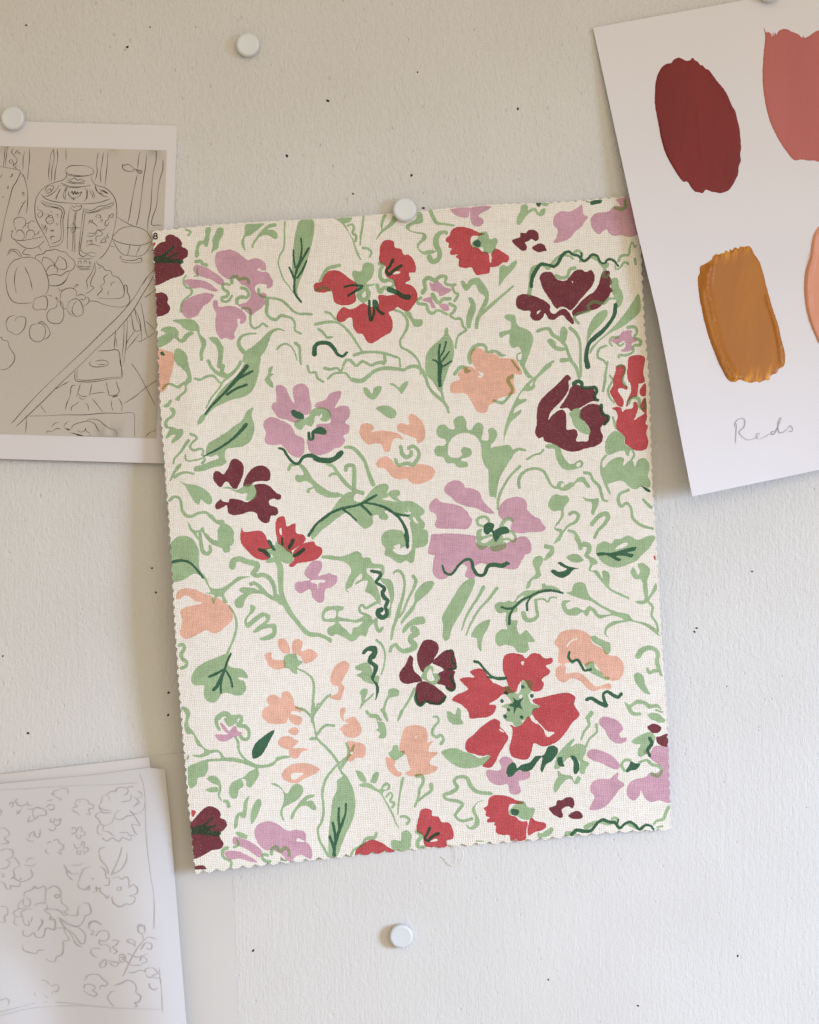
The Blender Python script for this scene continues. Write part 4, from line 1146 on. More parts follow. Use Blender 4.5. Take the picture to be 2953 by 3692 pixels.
def make_mesh(name, verts, faces, mats, idx=None, smooth=True, parent=None):
    me = bpy.data.meshes.new(name)
    me.from_pydata([tuple(map(float, v)) for v in verts], [], [tuple(int(i) for i in f) for f in faces])
    for m in mats:
        me.materials.append(m)
    if idx is not None:
        me.polygons.foreach_set('material_index', np.asarray(idx, np.int32))
    if smooth:
        me.polygons.foreach_set('use_smooth', [True] * len(me.polygons))
    me.update()
    return link(name, me, parent)


def face_camera(v, tris):
    """Order the triangles so that their normals point into the room (grid y runs down)."""
    a, b, c = v[tris[:, 0]], v[tris[:, 1]], v[tris[:, 2]]
    cr = (b[:, 0] - a[:, 0]) * (c[:, 1] - a[:, 1]) - (b[:, 1] - a[:, 1]) * (c[:, 0] - a[:, 0])
    t = tris.copy()
    flip = cr > 0
    t[flip] = t[flip][:, ::-1]
    return t


def tag(o, label, cat=None, group=None, kind=None):
    if label:
        o['label'] = label
    if cat:
        o['category'] = cat
    if group:
        o['group'] = group
    if kind:
        o['kind'] = kind


def thick(o, t):
    m = o.modifiers.new('thickness', 'SOLIDIFY')
    m.thickness = t
    m.offset = -1.0
    e = o.modifiers.new('crisp_edges', 'EDGE_SPLIT')
    e.split_angle = math.radians(40)


# ------------------------------------------------------------------ materials
class NT:
    def __init__(self, name):
        self.m = bpy.data.materials.new(name)
        self.m.use_nodes = True
        self.t = self.m.node_tree
        self.b = self.t.nodes['Principled BSDF']

    def n(self, kind, **kw):
        nd = self.t.nodes.new(kind)
        for k, v in kw.items():
            if k in nd.inputs:
                nd.inputs[k].default_value = v
            else:
                setattr(nd, k, v)
        return nd

    def l(self, a, b):
        self.t.links.new(a, b)

    def coords(self, rot=(0, 0, 0), scale=(1, 1, 1), src=None):
        if src is None:
            src = self.n('ShaderNodeTexCoord').outputs['Object']
        mp = self.n('ShaderNodeMapping')
        mp.inputs['Rotation'].default_value = rot
        mp.inputs['Scale'].default_value = scale
        self.l(src, mp.inputs['Vector'])
        return mp.outputs['Vector']

    def noise(self, vec, scale, detail=3, rough=0.55, dist=0.0):
        nd = self.n('ShaderNodeTexNoise')
        nd.inputs['Scale'].default_value = scale
        nd.inputs['Detail'].default_value = detail
        nd.inputs['Roughness'].default_value = rough
        nd.inputs['Distortion'].default_value = dist
        self.l(vec, nd.inputs['Vector'])
        return nd.outputs['Fac']

    def ramp(self, fac, stops):
        nd = self.n('ShaderNodeValToRGB')
        el = nd.color_ramp.elements
        while len(el) < len(stops):
            el.new(0.5)
        for e, (p, c) in zip(el, stops):
            e.position = p
            e.color = (*c, 1) if len(c) == 3 else c
        self.l(fac, nd.inputs['Fac'])
        return nd.outputs['Color']

    def math(self, op, a, b=None, clamp=False):
        nd = self.n('ShaderNodeMath', operation=op, use_clamp=clamp)
        for i, q in enumerate((a, b)):
            if q is None:
                continue
            if isinstance(q, (int, float)):
                nd.inputs[i].default_value = q
            else:
                self.l(q, nd.inputs[i])
        return nd.outputs[0]

    def mix(self, fac, a, b, blend='MIX'):
        nd = self.n('ShaderNodeMix', data_type='RGBA', blend_type=blend)
        for key, q in (('Factor', fac), ('A', a), ('B', b)):
            sock = [s for s in nd.inputs if s.name == key and (s.type == 'RGBA' or key == 'Factor')][0]
            if isinstance(q, (int, float)):
                sock.default_value = q
            elif isinstance(q, tuple):
                sock.default_value = (*q, 1)
            else:
                self.l(q, sock)
        return [s for s in nd.outputs if s.type == 'RGBA'][0]

    def bump(self, height, strength, dist, normal=None):
        nd = self.n('ShaderNodeBump')
        nd.inputs['Strength'].default_value = strength
        nd.inputs['Distance'].default_value = dist
        self.l(height, nd.inputs['Height'])
        if normal is not None:
            self.l(normal, nd.inputs['Normal'])
        return nd.outputs['Normal']

    def done(self, color, rough, normal=None, spec=0.3):
        if isinstance(color, tuple):
            self.b.inputs['Base Color'].default_value = (*color, 1)
        else:
            self.l(color, self.b.inputs['Base Color'])
        self.b.inputs['Roughness'].default_value = rough
        self.b.inputs['Specular IOR Level'].default_value = spec
        if normal is not None:
            self.l(normal, self.b.inputs['Normal'])
        return self.m


def wall_material():
    q = NT('wall_paint')
    oc = q.n('ShaderNodeTexCoord').outputs['Object']
    # a slow warp so that the brush strokes are not ruler straight
    warp = q.n('ShaderNodeTexNoise')
    warp.inputs['Scale'].default_value = 9
    q.l(oc, warp.inputs['Vector'])
    vm = q.n('ShaderNodeVectorMath', operation='MULTIPLY_ADD')
    q.l(warp.outputs['Color'], vm.inputs[0])
    vm.inputs[1].default_value = (0.010, 0.010, 0.010)
    q.l(oc, vm.inputs[2])
    oc2 = vm.outputs[0]
    blot = q.noise(q.coords(scale=(1, 1, 0.55), src=oc2), 760, 3, 0.6)           # orange-peel, stretched upright
    blot2 = q.noise(q.coords(scale=(1, 1, 0.55), src=oc2), 430, 4, 0.62)
    up = q.noise(q.coords(scale=(1, 1, 0.035), src=oc2), 900, 2, 0.6)            # upright brush hairs
    dg = q.noise(q.coords(rot=(0, math.radians(-37), 0), scale=(1, 1, 0.022), src=oc2), 700, 2, 0.6)  # slanting strokes
    dg2 = q.noise(q.coords(rot=(0, math.radians(33), 0), scale=(1, 1, 0.03), src=oc2), 700, 2, 0.6)
    sep = q.n('ShaderNodeSeparateXYZ')
    q.l(oc, sep.inputs[0])
    zone = q.noise(oc, 11, 1, 0.5)
    right = q.math('ADD', q.math('MULTIPLY', q.math('SUBTRACT', sep.outputs['X'], 0.10), 9.0),
                   q.math('MULTIPLY', q.math('SUBTRACT', zone, 0.5), 3.0))
    right = q.math('MULTIPLY', q.math('ADD', right, 0.5), 1.0, True)
    zone2 = q.noise(q.coords(scale=(1, 1, 1.0), src=oc), 17, 1, 0.5)
    mid = q.math('MULTIPLY', q.math('SUBTRACT', zone2, 0.50), 7.0, True)
    up_m = q.math('MULTIPLY', up, q.math('SUBTRACT', 1.0, right))
    dg_m = q.math('MULTIPLY', dg, right)
    dg2_m = q.math('MULTIPLY', dg2, q.math('MULTIPLY', mid, right))
    lines = q.math('ADD', q.math('ADD', up_m, dg_m), q.math('MULTIPLY', dg2_m, 0.6))
    # small pits and pimples
    vo = q.n('ShaderNodeTexVoronoi')
    vo.inputs['Scale'].default_value = 260
    q.l(q.coords(scale=(1, 1, 0.75), src=oc2), vo.inputs['Vector'])
    pit = q.math('MULTIPLY', q.math('SUBTRACT', 0.20, vo.outputs['Distance']), 5.0, True)
    pick = q.math('GREATER_THAN', q.noise(oc, 120, 0, 0.5), 0.60)
    pit = q.math('MULTIPLY', pit, pick)
    h = q.math('ADD', q.math('MULTIPLY', blot, 0.9), q.math('MULTIPLY', blot2, 0.9))
    h = q.math('ADD', h, q.math('MULTIPLY', q.noise(oc, 1500, 2, 0.6), 0.60))
    h = q.math('ADD', h, q.math('MULTIPLY', lines, q.math('SUBTRACT', 0.42, q.math('MULTIPLY', sep.outputs['Z'], 1.1))))
    h = q.math('SUBTRACT', h, q.math('MULTIPLY', pit, 0.9))
    # the upper part of the wall has the rougher, more dabbed-on paint
    rough = q.math('ADD', q.math('MULTIPLY', sep.outputs['Z'], 2.2), 0.90)
    h = q.math('MULTIPLY', h, q.math('MAXIMUM', rough, 0.5))
    nrm = q.bump(h, 1.0, 0.00047)
    tone = q.noise(oc, 14, 3, 0.5)
    col = q.ramp(tone, [(0.3, (0.578, 0.562, 0.538)), (0.7, (0.612, 0.598, 0.575))])
    return q.done(col, 0.62, nrm, 0.25)


FABRIC_ROT = math.radians(-4.0)


def fabric_material(name, color, cream):
    q = NT(name)
    oc = q.n('ShaderNodeTexCoord').outputs['Object']
    wob = q.n('ShaderNodeTexNoise')
    wob.inputs['Scale'].default_value = 60
    q.l(oc, wob.inputs['Vector'])
    vm = q.n('ShaderNodeVectorMath', operation='MULTIPLY_ADD')
    q.l(wob.outputs['Color'], vm.inputs[0])
    vm.inputs[1].default_value = (0.0016, 0.0, 0.0016)
    q.l(oc, vm.inputs[2])
    v = q.coords(rot=(0, FABRIC_ROT, 0), src=vm.outputs[0])
    sep = q.n('ShaderNodeSeparateXYZ')
    q.l(v, sep.inputs[0])
    f = 2 * math.pi / 0.00165        # two threads per period: over and under
    sx = q.math('SINE', q.math('MULTIPLY', sep.outputs['X'], f))
    sz = q.math('SINE', q.math('MULTIPLY', sep.outputs['Z'], f))
    over = q.math('MULTIPLY', sx, sz)                    # checker of raised warp and weft
    ax = q.math('ABSOLUTE', q.math('SINE', q.math('MULTIPLY', sep.outputs['X'], f)))
    az = q.math('ABSOLUTE', q.math('SINE', q.math('MULTIPLY', sep.outputs['Z'], f)))
    hole = q.math('SUBTRACT', 1.0, q.math('MAXIMUM', ax, az))   # the gaps at thread crossings
    hole = q.math('POWER', q.math('MAXIMUM', hole, 0.0), 1.3)
    slub_u = q.noise(q.coords(scale=(1, 1, 0.16), src=v), 1100, 2, 0.6)
    slub_w = q.noise(q.coords(scale=(0.16, 1, 1), src=v), 1100, 2, 0.6)
    grain = q.noise(v, 1500, 2, 0.7)
    slub = q.math('ADD', slub_u, slub_w)
    h = q.math('ADD', q.math('MULTIPLY', q.math('MAXIMUM', ax, az), 1.0), q.math('MULTIPLY', over, 0.18))
    h = q.math('ADD', h, q.math('MULTIPLY', slub, 0.9))
    nrm = q.bump(h, 0.9, 0.00026)
    gap = (0.50, 0.41, 0.29)
    fac = q.math('MULTIPLY', hole, 0.75, True)
    if cream:
        light = tuple(min(1, c * 1.05) for c in color)
        dark = tuple(c * d for c, d in zip(color, (0.95, 0.935, 0.905)))
        base = q.mix(q.math('MULTIPLY', q.math('SUBTRACT', slub, 0.75), 2.0, True), dark, light)
        col = q.mix(fac, base, gap)
    else:
        pale = tuple(0.60 * c + 0.40 * t for c, t in zip(color, (0.80, 0.74, 0.66)))
        dark = tuple(c * 0.84 for c in color)
        base = q.mix(q.math('MULTIPLY', q.math('SUBTRACT', slub, 0.75), 2.0, True), dark, color)
        inky = q.noise(v, 130, 3, 0.6)
        base = q.mix(q.math('MULTIPLY', q.math('SUBTRACT', inky, 0.42), 1.6, True), base, tuple(min(1, c * 1.16 + 0.012) for c in color))
        # bare thread tops where the ink did not take
        tip = q.math('MULTIPLY', q.math('SUBTRACT', q.math('ADD', q.math('MULTIPLY', over, 0.06), grain), 0.58), 3.0, True)
        col = q.mix(q.math('MULTIPLY', tip, 0.60), base, pale)
        col = q.mix(q.math('MULTIPLY', fac, 0.45), col, tuple(c * 0.6 for c in color))
    return q.done(col, 0.9, nrm, 0.1)


def paper_material(name, color, fibre=0.10):
    q = NT(name)
    oc = q.n('ShaderNodeTexCoord').outputs['Object']
    a = q.noise(oc, 1400, 3, 0.7)
    b = q.noise(oc, 26, 3, 0.5)
    col = q.ramp(b, [(0.3, tuple(c * 0.985 for c in color)), (0.7, tuple(min(1, c * 1.01) for c in color))])
    nrm = q.bump(q.math('ADD', a, q.math('MULTIPLY', b, 4.0)), fibre, 0.0002)
    return q.done(col, 0.65, nrm, 0.25)


def plain(name, color, rough=0.6, spec=0.3):
    q = NT(name)
    oc = q.n('ShaderNodeTexCoord').outputs['Object']
    g = q.noise(oc, 900, 3, 0.7)
    col = q.ramp(g, [(0.3, tuple(c * 0.85 for c in color)), (0.7, tuple(min(1, c * 1.12) for c in color))])
    return q.done(col, rough, None, spec)


def graphite(name, color, paper):
    """Pencil: grains of graphite caught by the tooth of the paper."""
    q = NT(name)
    oc = q.n('ShaderNodeTexCoord').outputs['Object']
    g = q.noise(oc, 2600, 2, 0.7)
    b = q.noise(oc, 120, 2, 0.5)
    f = q.math('ADD', q.math('MULTIPLY', g, 0.7), q.math('MULTIPLY', b, 0.6))
    col = q.ramp(f, [(0.48, color), (0.82, paper)])
    return q.done(col, 0.6, None, 0.25)


def dab_material(name, base, light, dark, gloss, angle, end=None, thinness=0.8):
    q = NT(name)
    oc = q.n('ShaderNodeTexCoord').outputs['Object']
    v = q.coords(rot=(0, angle, 0), src=oc)
    st = q.coords(scale=(1, 1, 0.04), src=v)
    hair = q.noise(st, 700, 3, 0.6)
    wide = q.noise(q.coords(scale=(1, 1, 0.15), src=v), 90, 3, 0.5)
    col = q.mix(q.math('MULTIPLY', q.math('SUBTRACT', wide, 0.38), 3.2, True), dark, base)
    col = q.mix(q.math('MULTIPLY', q.math('SUBTRACT', hair, 0.58), 1.6, True), col, light)
    thin = q.n('ShaderNodeAttribute', attribute_name='thin_paint').outputs['Fac']
    dry = q.noise(q.coords(scale=(1, 1, 0.12), src=v), 480, 3, 0.65)
    dry = q.math('MULTIPLY', q.math('SUBTRACT', dry, 0.46), 5.0, True)
    col = q.mix(q.math('MULTIPLY', q.math('MULTIPLY', thin, dry), thinness), col, end or light)
    nrm = q.bump(q.math('ADD', hair, q.math('MULTIPLY', wide, 1.2)), 0.20, 0.00028)
    return q.done(col, gloss, nrm, 0.26)


CREAM = (0.785, 0.750, 0.694)
M_WALL = wall_material()
FAB = {}
for key, nm, c in (
    ('C', 'linen_cream', CREAM),
    ('L', 'print_lilac', (0.570, 0.330, 0.400)),
    ('R', 'print_red', (0.49, 0.080, 0.088)),
    ('B', 'print_burgundy', (0.170, 0.041, 0.051)),
    ('P', 'print_peach', (0.75, 0.430, 0.320)),
    ('g', 'print_light_green', (0.330, 0.450, 0.260)),
    ('D', 'print_dark_green', (0.048, 0.125, 0.068)),
    ('gL', 'print_green_over_lilac', (0.265, 0.275, 0.165)),
    ('gP', 'print_green_over_peach', (0.330, 0.270, 0.100)),
    ('gR', 'print_green_over_red', (0.200, 0.120, 0.055)),
    ('gB', 'print_green_over_burgundy', (0.150, 0.150, 0.085)),
    ('DR', 'print_dark_green_over_red', (0.040, 0.055, 0.030)),
    ('N', 'print_black', (0.020, 0.018, 0.020)),
):
    FAB[key] = fabric_material(nm, c, key == 'C')
FKEYS = list(FAB)

# ------------------------------------------------------------------ wall, with the old pin holes sunk into it
HOLES = [(55, 53, 5), (268, 99, 6), (690, 212, 7), (879, 152, 4), (1090, 229, 6), (604, 328, 6.5), (866, 369, 6),
         (743, 408, 4.5), (891, 438, 6), (316, 57, 3.5), (320, 1196, 5), (328, 1247, 5), (355, 1458, 6), (354, 1505, 5.5),
         (59, 1543, 6), (1462, 1330, 5), (1466, 1322, 5), (1553, 2012, 5), (1343, 2117, 5), (1154, 2062, 4.5),
         (1583, 1203, 4.5), (533, 2001, 6), (6, 1381, 4.5), (1530, 1445, 3), (412, 57, 2.5), (264, 105, 2.5)]


def build_wall():
    ol = np.array([(-4200, -3800), (7200, -3800), (7200, 7400), (-4200, 7400)], float)
    loops = []
    for (hx, hy, r) in HOLES:
        hx *= 2953 / 1724.0
        hy *= 2953 / 1724.0
        r *= 0.78
        lp = []
        ph = random.random() * 6
        for k in range(11):
            a = 2 * math.pi * k / 11
            rr = r * (1 + 0.22 * math.sin(2 * a + ph) + random.uniform(-0.12, 0.12))
            lp.append((hx + rr * math.cos(a), hy + rr * math.sin(a)))
        loops.append(np.array(lp))
    # tiny specks where plaster crumbled away
    for _ in range(70):
        hx, hy = random.uniform(0, 2953), random.uniform(0, 3692)
        r = random.uniform(0.8, 1.7)
        loops.append(np.array([(hx + r * math.cos(a) * random.uniform(.7, 1.3), hy + r * math.sin(a) * random.uniform(.7, 1.3))
                               for a in np.linspace(0, 2 * math.pi, 7)[:-1]]))
    v, t, c = cdt(ol, loops, [])
    hole = np.zeros(len(t), bool)
    for lp in loops:
        hole |= inside(lp, c)
    t = face_camera(v, t[~hole])
    verts = [W(x, y, 0) for x, y in v]
    faces = [tuple(q) for q in t]
    for i, lp in enumerate(loops):
        n = len(lp)
        b = len(verts)
        deep = -0.004 if i < len(HOLES) else -0.0009
        cxy = lp.mean(0)
        verts += [W(x, y, 0.0) for x, y in lp]
        verts += [W(*(cxy + (p - cxy) * 0.92), deep * 0.35) for p in lp]
        verts += [W(*(cxy + (p - cxy) * 0.75), deep) for p in lp]
        for ring in (0, 1):
            for k in range(n):
                k2 = (k + 1) % n
                faces.append((b + ring * n + k, b + ring * n + k2, b + (ring + 1) * n + k2, b + (ring + 1) * n + k))
        faces.append(tuple(b + 2 * n + k for k in range(n)))
    idx = [0] * len(t) + [1] * (len(faces) - len(t))
    o = make_mesh('wall', verts, faces, [M_WALL, M_HOLE], idx, smooth=False)
    tag(o, 'off white painted plaster wall with brush marks and old pin holes', 'wall', kind='structure')
    return o


M_HOLE = plain('hole_shade', (0.07, 0.055, 0.04), 0.9, 0.1)  # shade inside the holes and specks, painted in as a dark colour
build_wall()


# ------------------------------------------------------------------ sheets of paper
def sheet(name, corners, hfun, mat, step=60, t=0.00018, parent=None):
    """A sheet laid out by its outline, standing hfun(x, y) metres off the wall."""
    ol = np.array(corners, float)
    dense = []
    for i in range(len(ol)):
        a, b = ol[i], ol[(i + 1) % len(ol)]
        k = max(1, int(np.linalg.norm(b - a) / (step * 0.7)))
        for j in range(k):
            dense.append(a + (b - a) * j / k)
    dense = np.array(dense)
    v, tr, c = cdt(dense, [], grid_points(dense, step, 0.0))
    tr = face_camera(v, tr)
    o = make_mesh(name, [W(x, y, hfun(x, y)) for x, y in v], tr, [mat], parent=parent)
    if t:
        thick(o, t)
    return o


def ribbons(name, text, hfun, lift, mats, widths, parent, jit=0.0, clip=None):
    """Hand drawn lines as one mesh of thin ribbons lying on a sheet."""
    keys = list(mats)
    verts, faces, idx = [], [], []
    for tk, x0, y0, s in parse(text):
        key = tk[0]
        w = widths.get(key)
        if w is None:
            w = float(key[1:]) * s * 2
            key = keys[0]
        P = pts_of(tk[1:], x0, y0, s)
        L = catmull(P, False, 5.0)
        if clip is not None:
            ins = inside(clip, L)
            L = L[ins]
            if len(L) < 2:
                continue
        if jit:
            L = L + np.cumsum(np.random.normal(0, jit, L.shape), 0) * 0.25
        N, T = normals2(L)
        n = len(L)
        press = 0.75 + 0.35 * np.sin(np.linspace(0, 1, n) * 9 + random.random() * 6) * random.uniform(0.3, 1)
        ends = np.minimum(1, np.minimum(np.arange(n), np.arange(n)[::-1]) / 4.0 + 0.35)
        r = w * 0.5 * press * ends
        b = len(verts)
        for i in range(n):
            for sg in (1, -1):
                p = L[i] + sg * N[i] * r[i]
                verts.append(W(p[0], p[1], hfun(p[0], p[1]) + lift))
        for i in range(n - 1):
            faces.append((b + 2 * i, b + 2 * i + 1, b + 2 * i + 3, b + 2 * i + 2))
            idx.append(keys.index(key))
    return make_mesh(name, verts, faces, [mats[k] for k in keys], idx, smooth=True, parent=parent)


def sm(a, b, x):
    t = min(1.0, max(0.0, (x - a) / (b - a)))
    return t * t * (3 - 2 * t)


# --- card with the ink still life, at the left edge
def h_card(x, y):
    t = (y - 440) / 1220.0
    return 0.0007 + 0.0042 * max(0, t) ** 1.5 + 0.0006 * math.sin(x * 0.004 + 1)


M_CARD = paper_material('card_paper', (0.62, 0.592, 0.605), 0.04)
card = sheet('art_print', [(-560, 421), (638, 453), (627, 811), (594, 1671), (-600, 1637)], h_card, M_CARD, 70, 0.0003)
tag(card, 'white bordered card with an ink line drawing of a jar and fruit on a table', 'art print')
q = NT('toned_print')
oc = q.n('ShaderNodeTexCoord').outputs['Object']
tone = q.noise(oc, 7, 2, 0.5)
grn = q.noise(oc, 2200, 1, 0.7)
M_PANEL = q.done(q.mix(0.10, q.ramp(tone, [(0.35, (0.460, 0.415, 0.365)), (0.65, (0.495, 0.452, 0.415))]), q.ramp(grn, [(0.2, (0.2, 0.18, 0.16)), (0.8, (0.7, 0.63, 0.56))])), 0.6, None, 0.25)
PANEL = [(-480, 514), (601, 542), (564, 1581), (-520, 1551)]
panel = sheet('printed_panel', PANEL, lambda x, y: h_card(x, y) + 0.00010, M_PANEL, 70, 0, card)
M_INK = plain('ink', (0.032, 0.020, 0.016), 0.6, 0.2)
ribbons('ink_drawing', INK, h_card, 0.00022, {'k': M_INK}, {'k': 2.1}, card, 0.10, np.array(PANEL, float))


# --- sheets at the lower left
def h_trace(x, y):
    return 0.0004 + 0.0002 * sm(2700, 3700, y)


def h_back(x, y):
    return 0.0022 + 0.001 * math.sin(x * 0.005)


def h_sketch(x, y):
    u = (x - (594 + (y - 2774) * 0.086)) / 600.0           # 0 at the right edge, -1 at the left
    down = sm(2774, 3300, y)
    roll = 0.011 * down * (1 - math.exp(-max(0, -u) * 6.5))
    b = 170 * min(1.0, max(0.0, (y - 3380) / 260.0))
    roll += 0.0085 * sm(0, 240, b - x + 50) * sm(3380, 3560, y)
    return 0.0042 + roll + 0.0035 * down * math.sin(max(0, -u) * 4.2 + (y - 2800) * 0.0012)


M_TRACE = paper_material('tracing_paper', (0.58, 0.56, 0.535), 0.03)
M_SKETCH = paper_material('sketch_paper', (0.535, 0.513, 0.503), 0.05)
M_BACK = paper_material('thin_paper', (0.575, 0.545, 0.525), 0.05)
tr_sheet = sheet('tracing_sheet', [(-420, 2838), (0, 2790), (540, 2727), (818, 2697), (836, 3150), (862, 3760), (880, 4150), (-420, 4150)], h_trace, M_TRACE, 90, 0.0001)
tag(tr_sheet, 'large smooth white sheet lowest on the wall, its right edge showing under the fabric corner', 'paper sheet')
bk = sheet('paper_sheet', [(-420, 2842), (0, 2792), (538, 2730), (545, 2800), (600, 3900), (-420, 3900)], h_back, M_BACK, 90, 0.0001)
tag(bk, 'thin white sheet showing as a narrow band above the pencil sketch sheet', 'paper sheet')
sk = sheet('sketch_sheet', [(-420, 2870), (0, 2826), (330, 2795), (535, 2768), (594, 2774), (615, 2967), (645, 3350), (673, 3692), (700, 4050), (-420, 4050)], h_sketch, M_SKETCH, 45, 0.00015)
tag(sk, 'curling white sheet with faint pencil sketches of flowers in the lower corner', 'sketch')
SK_INK = (0.345, 0.308, 0.308)
M_PEN = graphite('pencil_line', SK_INK, (0.48, 0.455, 0.45))
M_FAINT = graphite('faint_pencil_line', (0.40, 0.37, 0.365), (0.50, 0.48, 0.475))
ribbons('pencil_drawing', PENCIL, h_sketch, 0.00020, {'n': M_PEN, 'f': M_FAINT}, {'n': 4.2, 'f': 2.8}, sk, 0.15)


# --- paint test sheet at the right
def uv_card(x, y):
    # u across from the left edge, t down from the top edge, both 0..1
    t = ((x - 2138) * 0.196 + (y - 100) * 0.98) / 1727.0
    u = ((x - 2138) * 0.98 - (y - 100) * 0.205) / 1152.0
    return u, t


def h_paint(x, y):
    u, t = uv_card(x, y)
    t = max(0.0, t)
    l = max(0.0, 1 - u)
    return 0.0015 + 0.0040 * t ** 1.4 + 0.0150 * min(1, t * 1.15) * l ** 2.4 + 0.0010 * math.sin(t * 8 + u * 4) * t + 0.0006 * math.sin(u * 9 - t * 5) * t


M_PCARD = paper_material('watercolour_paper', (0.635, 0.612, 0.628), 0.06)
pc = sheet('paint_test_sheet', [(2138, 100), (2685, 0), (3268, -107), (3626, 1553), (2953, 1694), (2496, 1790), (2459, 1601), (2372, 1143), (2293, 815)], h_paint, M_PCARD, 50, 0.00025)
tag(pc, 'tilted white paper with painted red, coral, ochre and peach patches and pencilled word Reds', 'paint swatch')

DABS = {
    'burgundy': ('@ 2120 0 833', '500,690 510,590 545,510 590,475 622,470 640,445 680,430 705,440 730,452 762,450 780,430 800,450 820,460 838,485 855,488 880,515 900,520 960,600 1030,690 1080,800 1100,830 1115,900 1130,950 1135,1000 1142,1100 1136,1160 1142,1200 1125,1240 1120,1300 1080,1380 1050,1420 1030,1430 985,1442 960,1436 920,1430 880,1416 855,1441 820,1434 800,1430 770,1400 740,1355 710,1355 660,1290 600,1190 560,1090 530,950 500,780'),
    'coral': ('@ 2120 0 833', '1318,240 1311,205 1330,245 1345,238 1368,255 1374,282 1380,240 1388,268 1396,240 1405,262 1420,235 1460,215 1490,220 1530,240 1570,255 1600,283 1606,262 1614,282 1660,262 1690,240 1724,225 1850,200 1950,240 2020,480 2040,800 1950,1100 1850,1215 1724,1207 1690,1198 1640,1198 1600,1190 1540,1195 1480,1130 1400,1000 1350,880 1315,720 1303,560 1310,400 1322,290'),
    'ochre': ('@ 2250 800 840', '545,410 560,380 563,330 600,310 650,275 660,250 685,238 705,242 720,230 740,232 752,212 780,222 783,198 800,212 820,190 850,198 858,182 890,185 925,177 945,200 965,240 1000,290 1030,380 1060,500 1100,640 1140,760 1165,870 1190,970 1192,1040 1180,1070 1150,1085 1130,1120 1110,1125 1085,1140 1075,1170 1040,1172 1000,1190 985,1180 935,1192 900,1182 850,1168 820,1187 770,1170 740,1120 700,1040 640,890 600,760 570,620 555,540'),
    'peach': ('@ 2250 800 840', '1443,35 1405,90 1385,180 1375,260 1345,350 1332,470 1340,600 1370,730 1410,830 1460,920 1600,1000 1750,900 1780,500 1700,150 1560,30'),
}
RIDGES = {
    'ochre': [('640,330 622,480 650,640 690,820 730,970 790,1090 830,1150', 16, 0.0010), ('600,380 590,560 630,740 680,920 730,1060 780,1150', 20, 0.0007),
              ('1060,560 1110,720 1150,900 1165,1040', 12, 0.0006), ('1100,640 1150,820 1180,960', 9, 0.0004)],
    'burgundy': [('540,950 570,1090 620,1200 680,1300', 20, 0.0004), ('920,560 1030,700 1090,830', 14, 0.0004), ('820,820 835,1000 850,1180', 8, 0.00025)],
    'peach': [('1420,100 1395,260 1360,420 1370,620 1410,790 1450,880', 18, 0.0007), ('1400,240 1372,400 1380,560', 9, 0.0004)],
    'coral': [],
}
DABMAT = {
    'burgundy': dab_material('paint_burgundy', (0.195, 0.021, 0.020), (0.21, 0.027, 0.023), (0.160, 0.018, 0.018), 0.6, math.radians(-10)),
    'coral': dab_material('paint_coral', (0.42, 0.120, 0.108), (0.50, 0.155, 0.120), (0.40, 0.110, 0.102), 0.55, math.radians(-4)),
    'ochre': dab_material('paint_ochre', (0.37, 0.135, 0.017), (0.50, 0.195, 0.020), (0.33, 0.115, 0.018), 0.34, math.radians(-10), (0.72, 0.33, 0.035)),
    'peach': dab_material('paint_peach', (0.60, 0.27, 0.165), (0.66, 0.33, 0.22), (0.54, 0.23, 0.14), 0.42, math.radians(-4)),
}
DABLAB = {'burgundy': 'dark brick red oval paint patch', 'coral': 'large coral pink paint patch', 'ochre': 'ochre brown paint patch with thick ridges', 'peach': 'pale peach paint patch'}
for key, (head, body) in DABS.items():
    _, a, b, c = head.split()
    if key in ('ochre', 'peach'):
        s = 703 / 1443.0
    else:
        s = 833 / 1724.0
    P = pts_of(body.split(), float(a), float(b), s)
    out = catmull(P, True, 7.0)
    out += np.random.uniform(-0.6, 0.6, out.shape)
    cen = out.mean(0)
    inner = cen + (out - cen) * (1 - 5.0 / np.linalg.norm(out - cen, axis=1))[:, None]
    v, tr, c2 = cdt(out, [], np.vstack([inner, grid_points(cen + (out - cen) * 0.96, 6.5)]))
    tr = face_camera(v, tr)
    rid = [(catmull(pts_of(r.split(), float(a), float(b), s), False, 10), w * s * 1.15, d) for r, w, d in RIDGES[key]]
    verts = []
    for x, y in v:
        dm = np.min(np.hypot(out[:, 0] - x, out[:, 1] - y))
        th = 0.00006 + 0.00030 * min(1, dm / 8.0)
        for rl, w, d in rid:
            dd = np.min(np.hypot(rl[:, 0] - x, rl[:, 1] - y))
            th += 1.6 * d * math.exp(-(dd / w) ** 2) * min(1, dm / 8.0)
        verts.append(W(x, y, h_paint(x, y) + th))
    o = make_mesh('paint_dab', verts, tr, [DABMAT[key]], parent=pc)
    ax = np.array([math.sin(math.radians(12)), math.cos(math.radians(12))])
    tt = (v - cen) @ ax
    tt = tt / np.abs((out - cen) @ ax).max()
    at = o.data.attributes.new('thin_paint', 'FLOAT', 'POINT')
    at.data.foreach_set('value', [sm(0.70, 1.0, abs(q)) for q in tt])
    o['label'] = DABLAB[key]
REDS = '''@ 2250 800 840.7
r 832,1488 830,1540 824,1640
r 816,1515 828,1475 868,1452 893,1462 888,1515 852,1553 880,1592 915,1612 950,1608
s 950,1608 985,1590 1004,1566 992,1562 978,1582 985,1603 1010,1604
s 1010,1604 1050,1585 1078,1566
r 1112,1548 1092,1553 1088,1572 1108,1568 1135,1520 1158,1465 1160,1446 1143,1470 1138,1530 1150,1558 1175,1556 1210,1530
r 1210,1530 1228,1508 1246,1528 1240,1550 1216,1548
'''
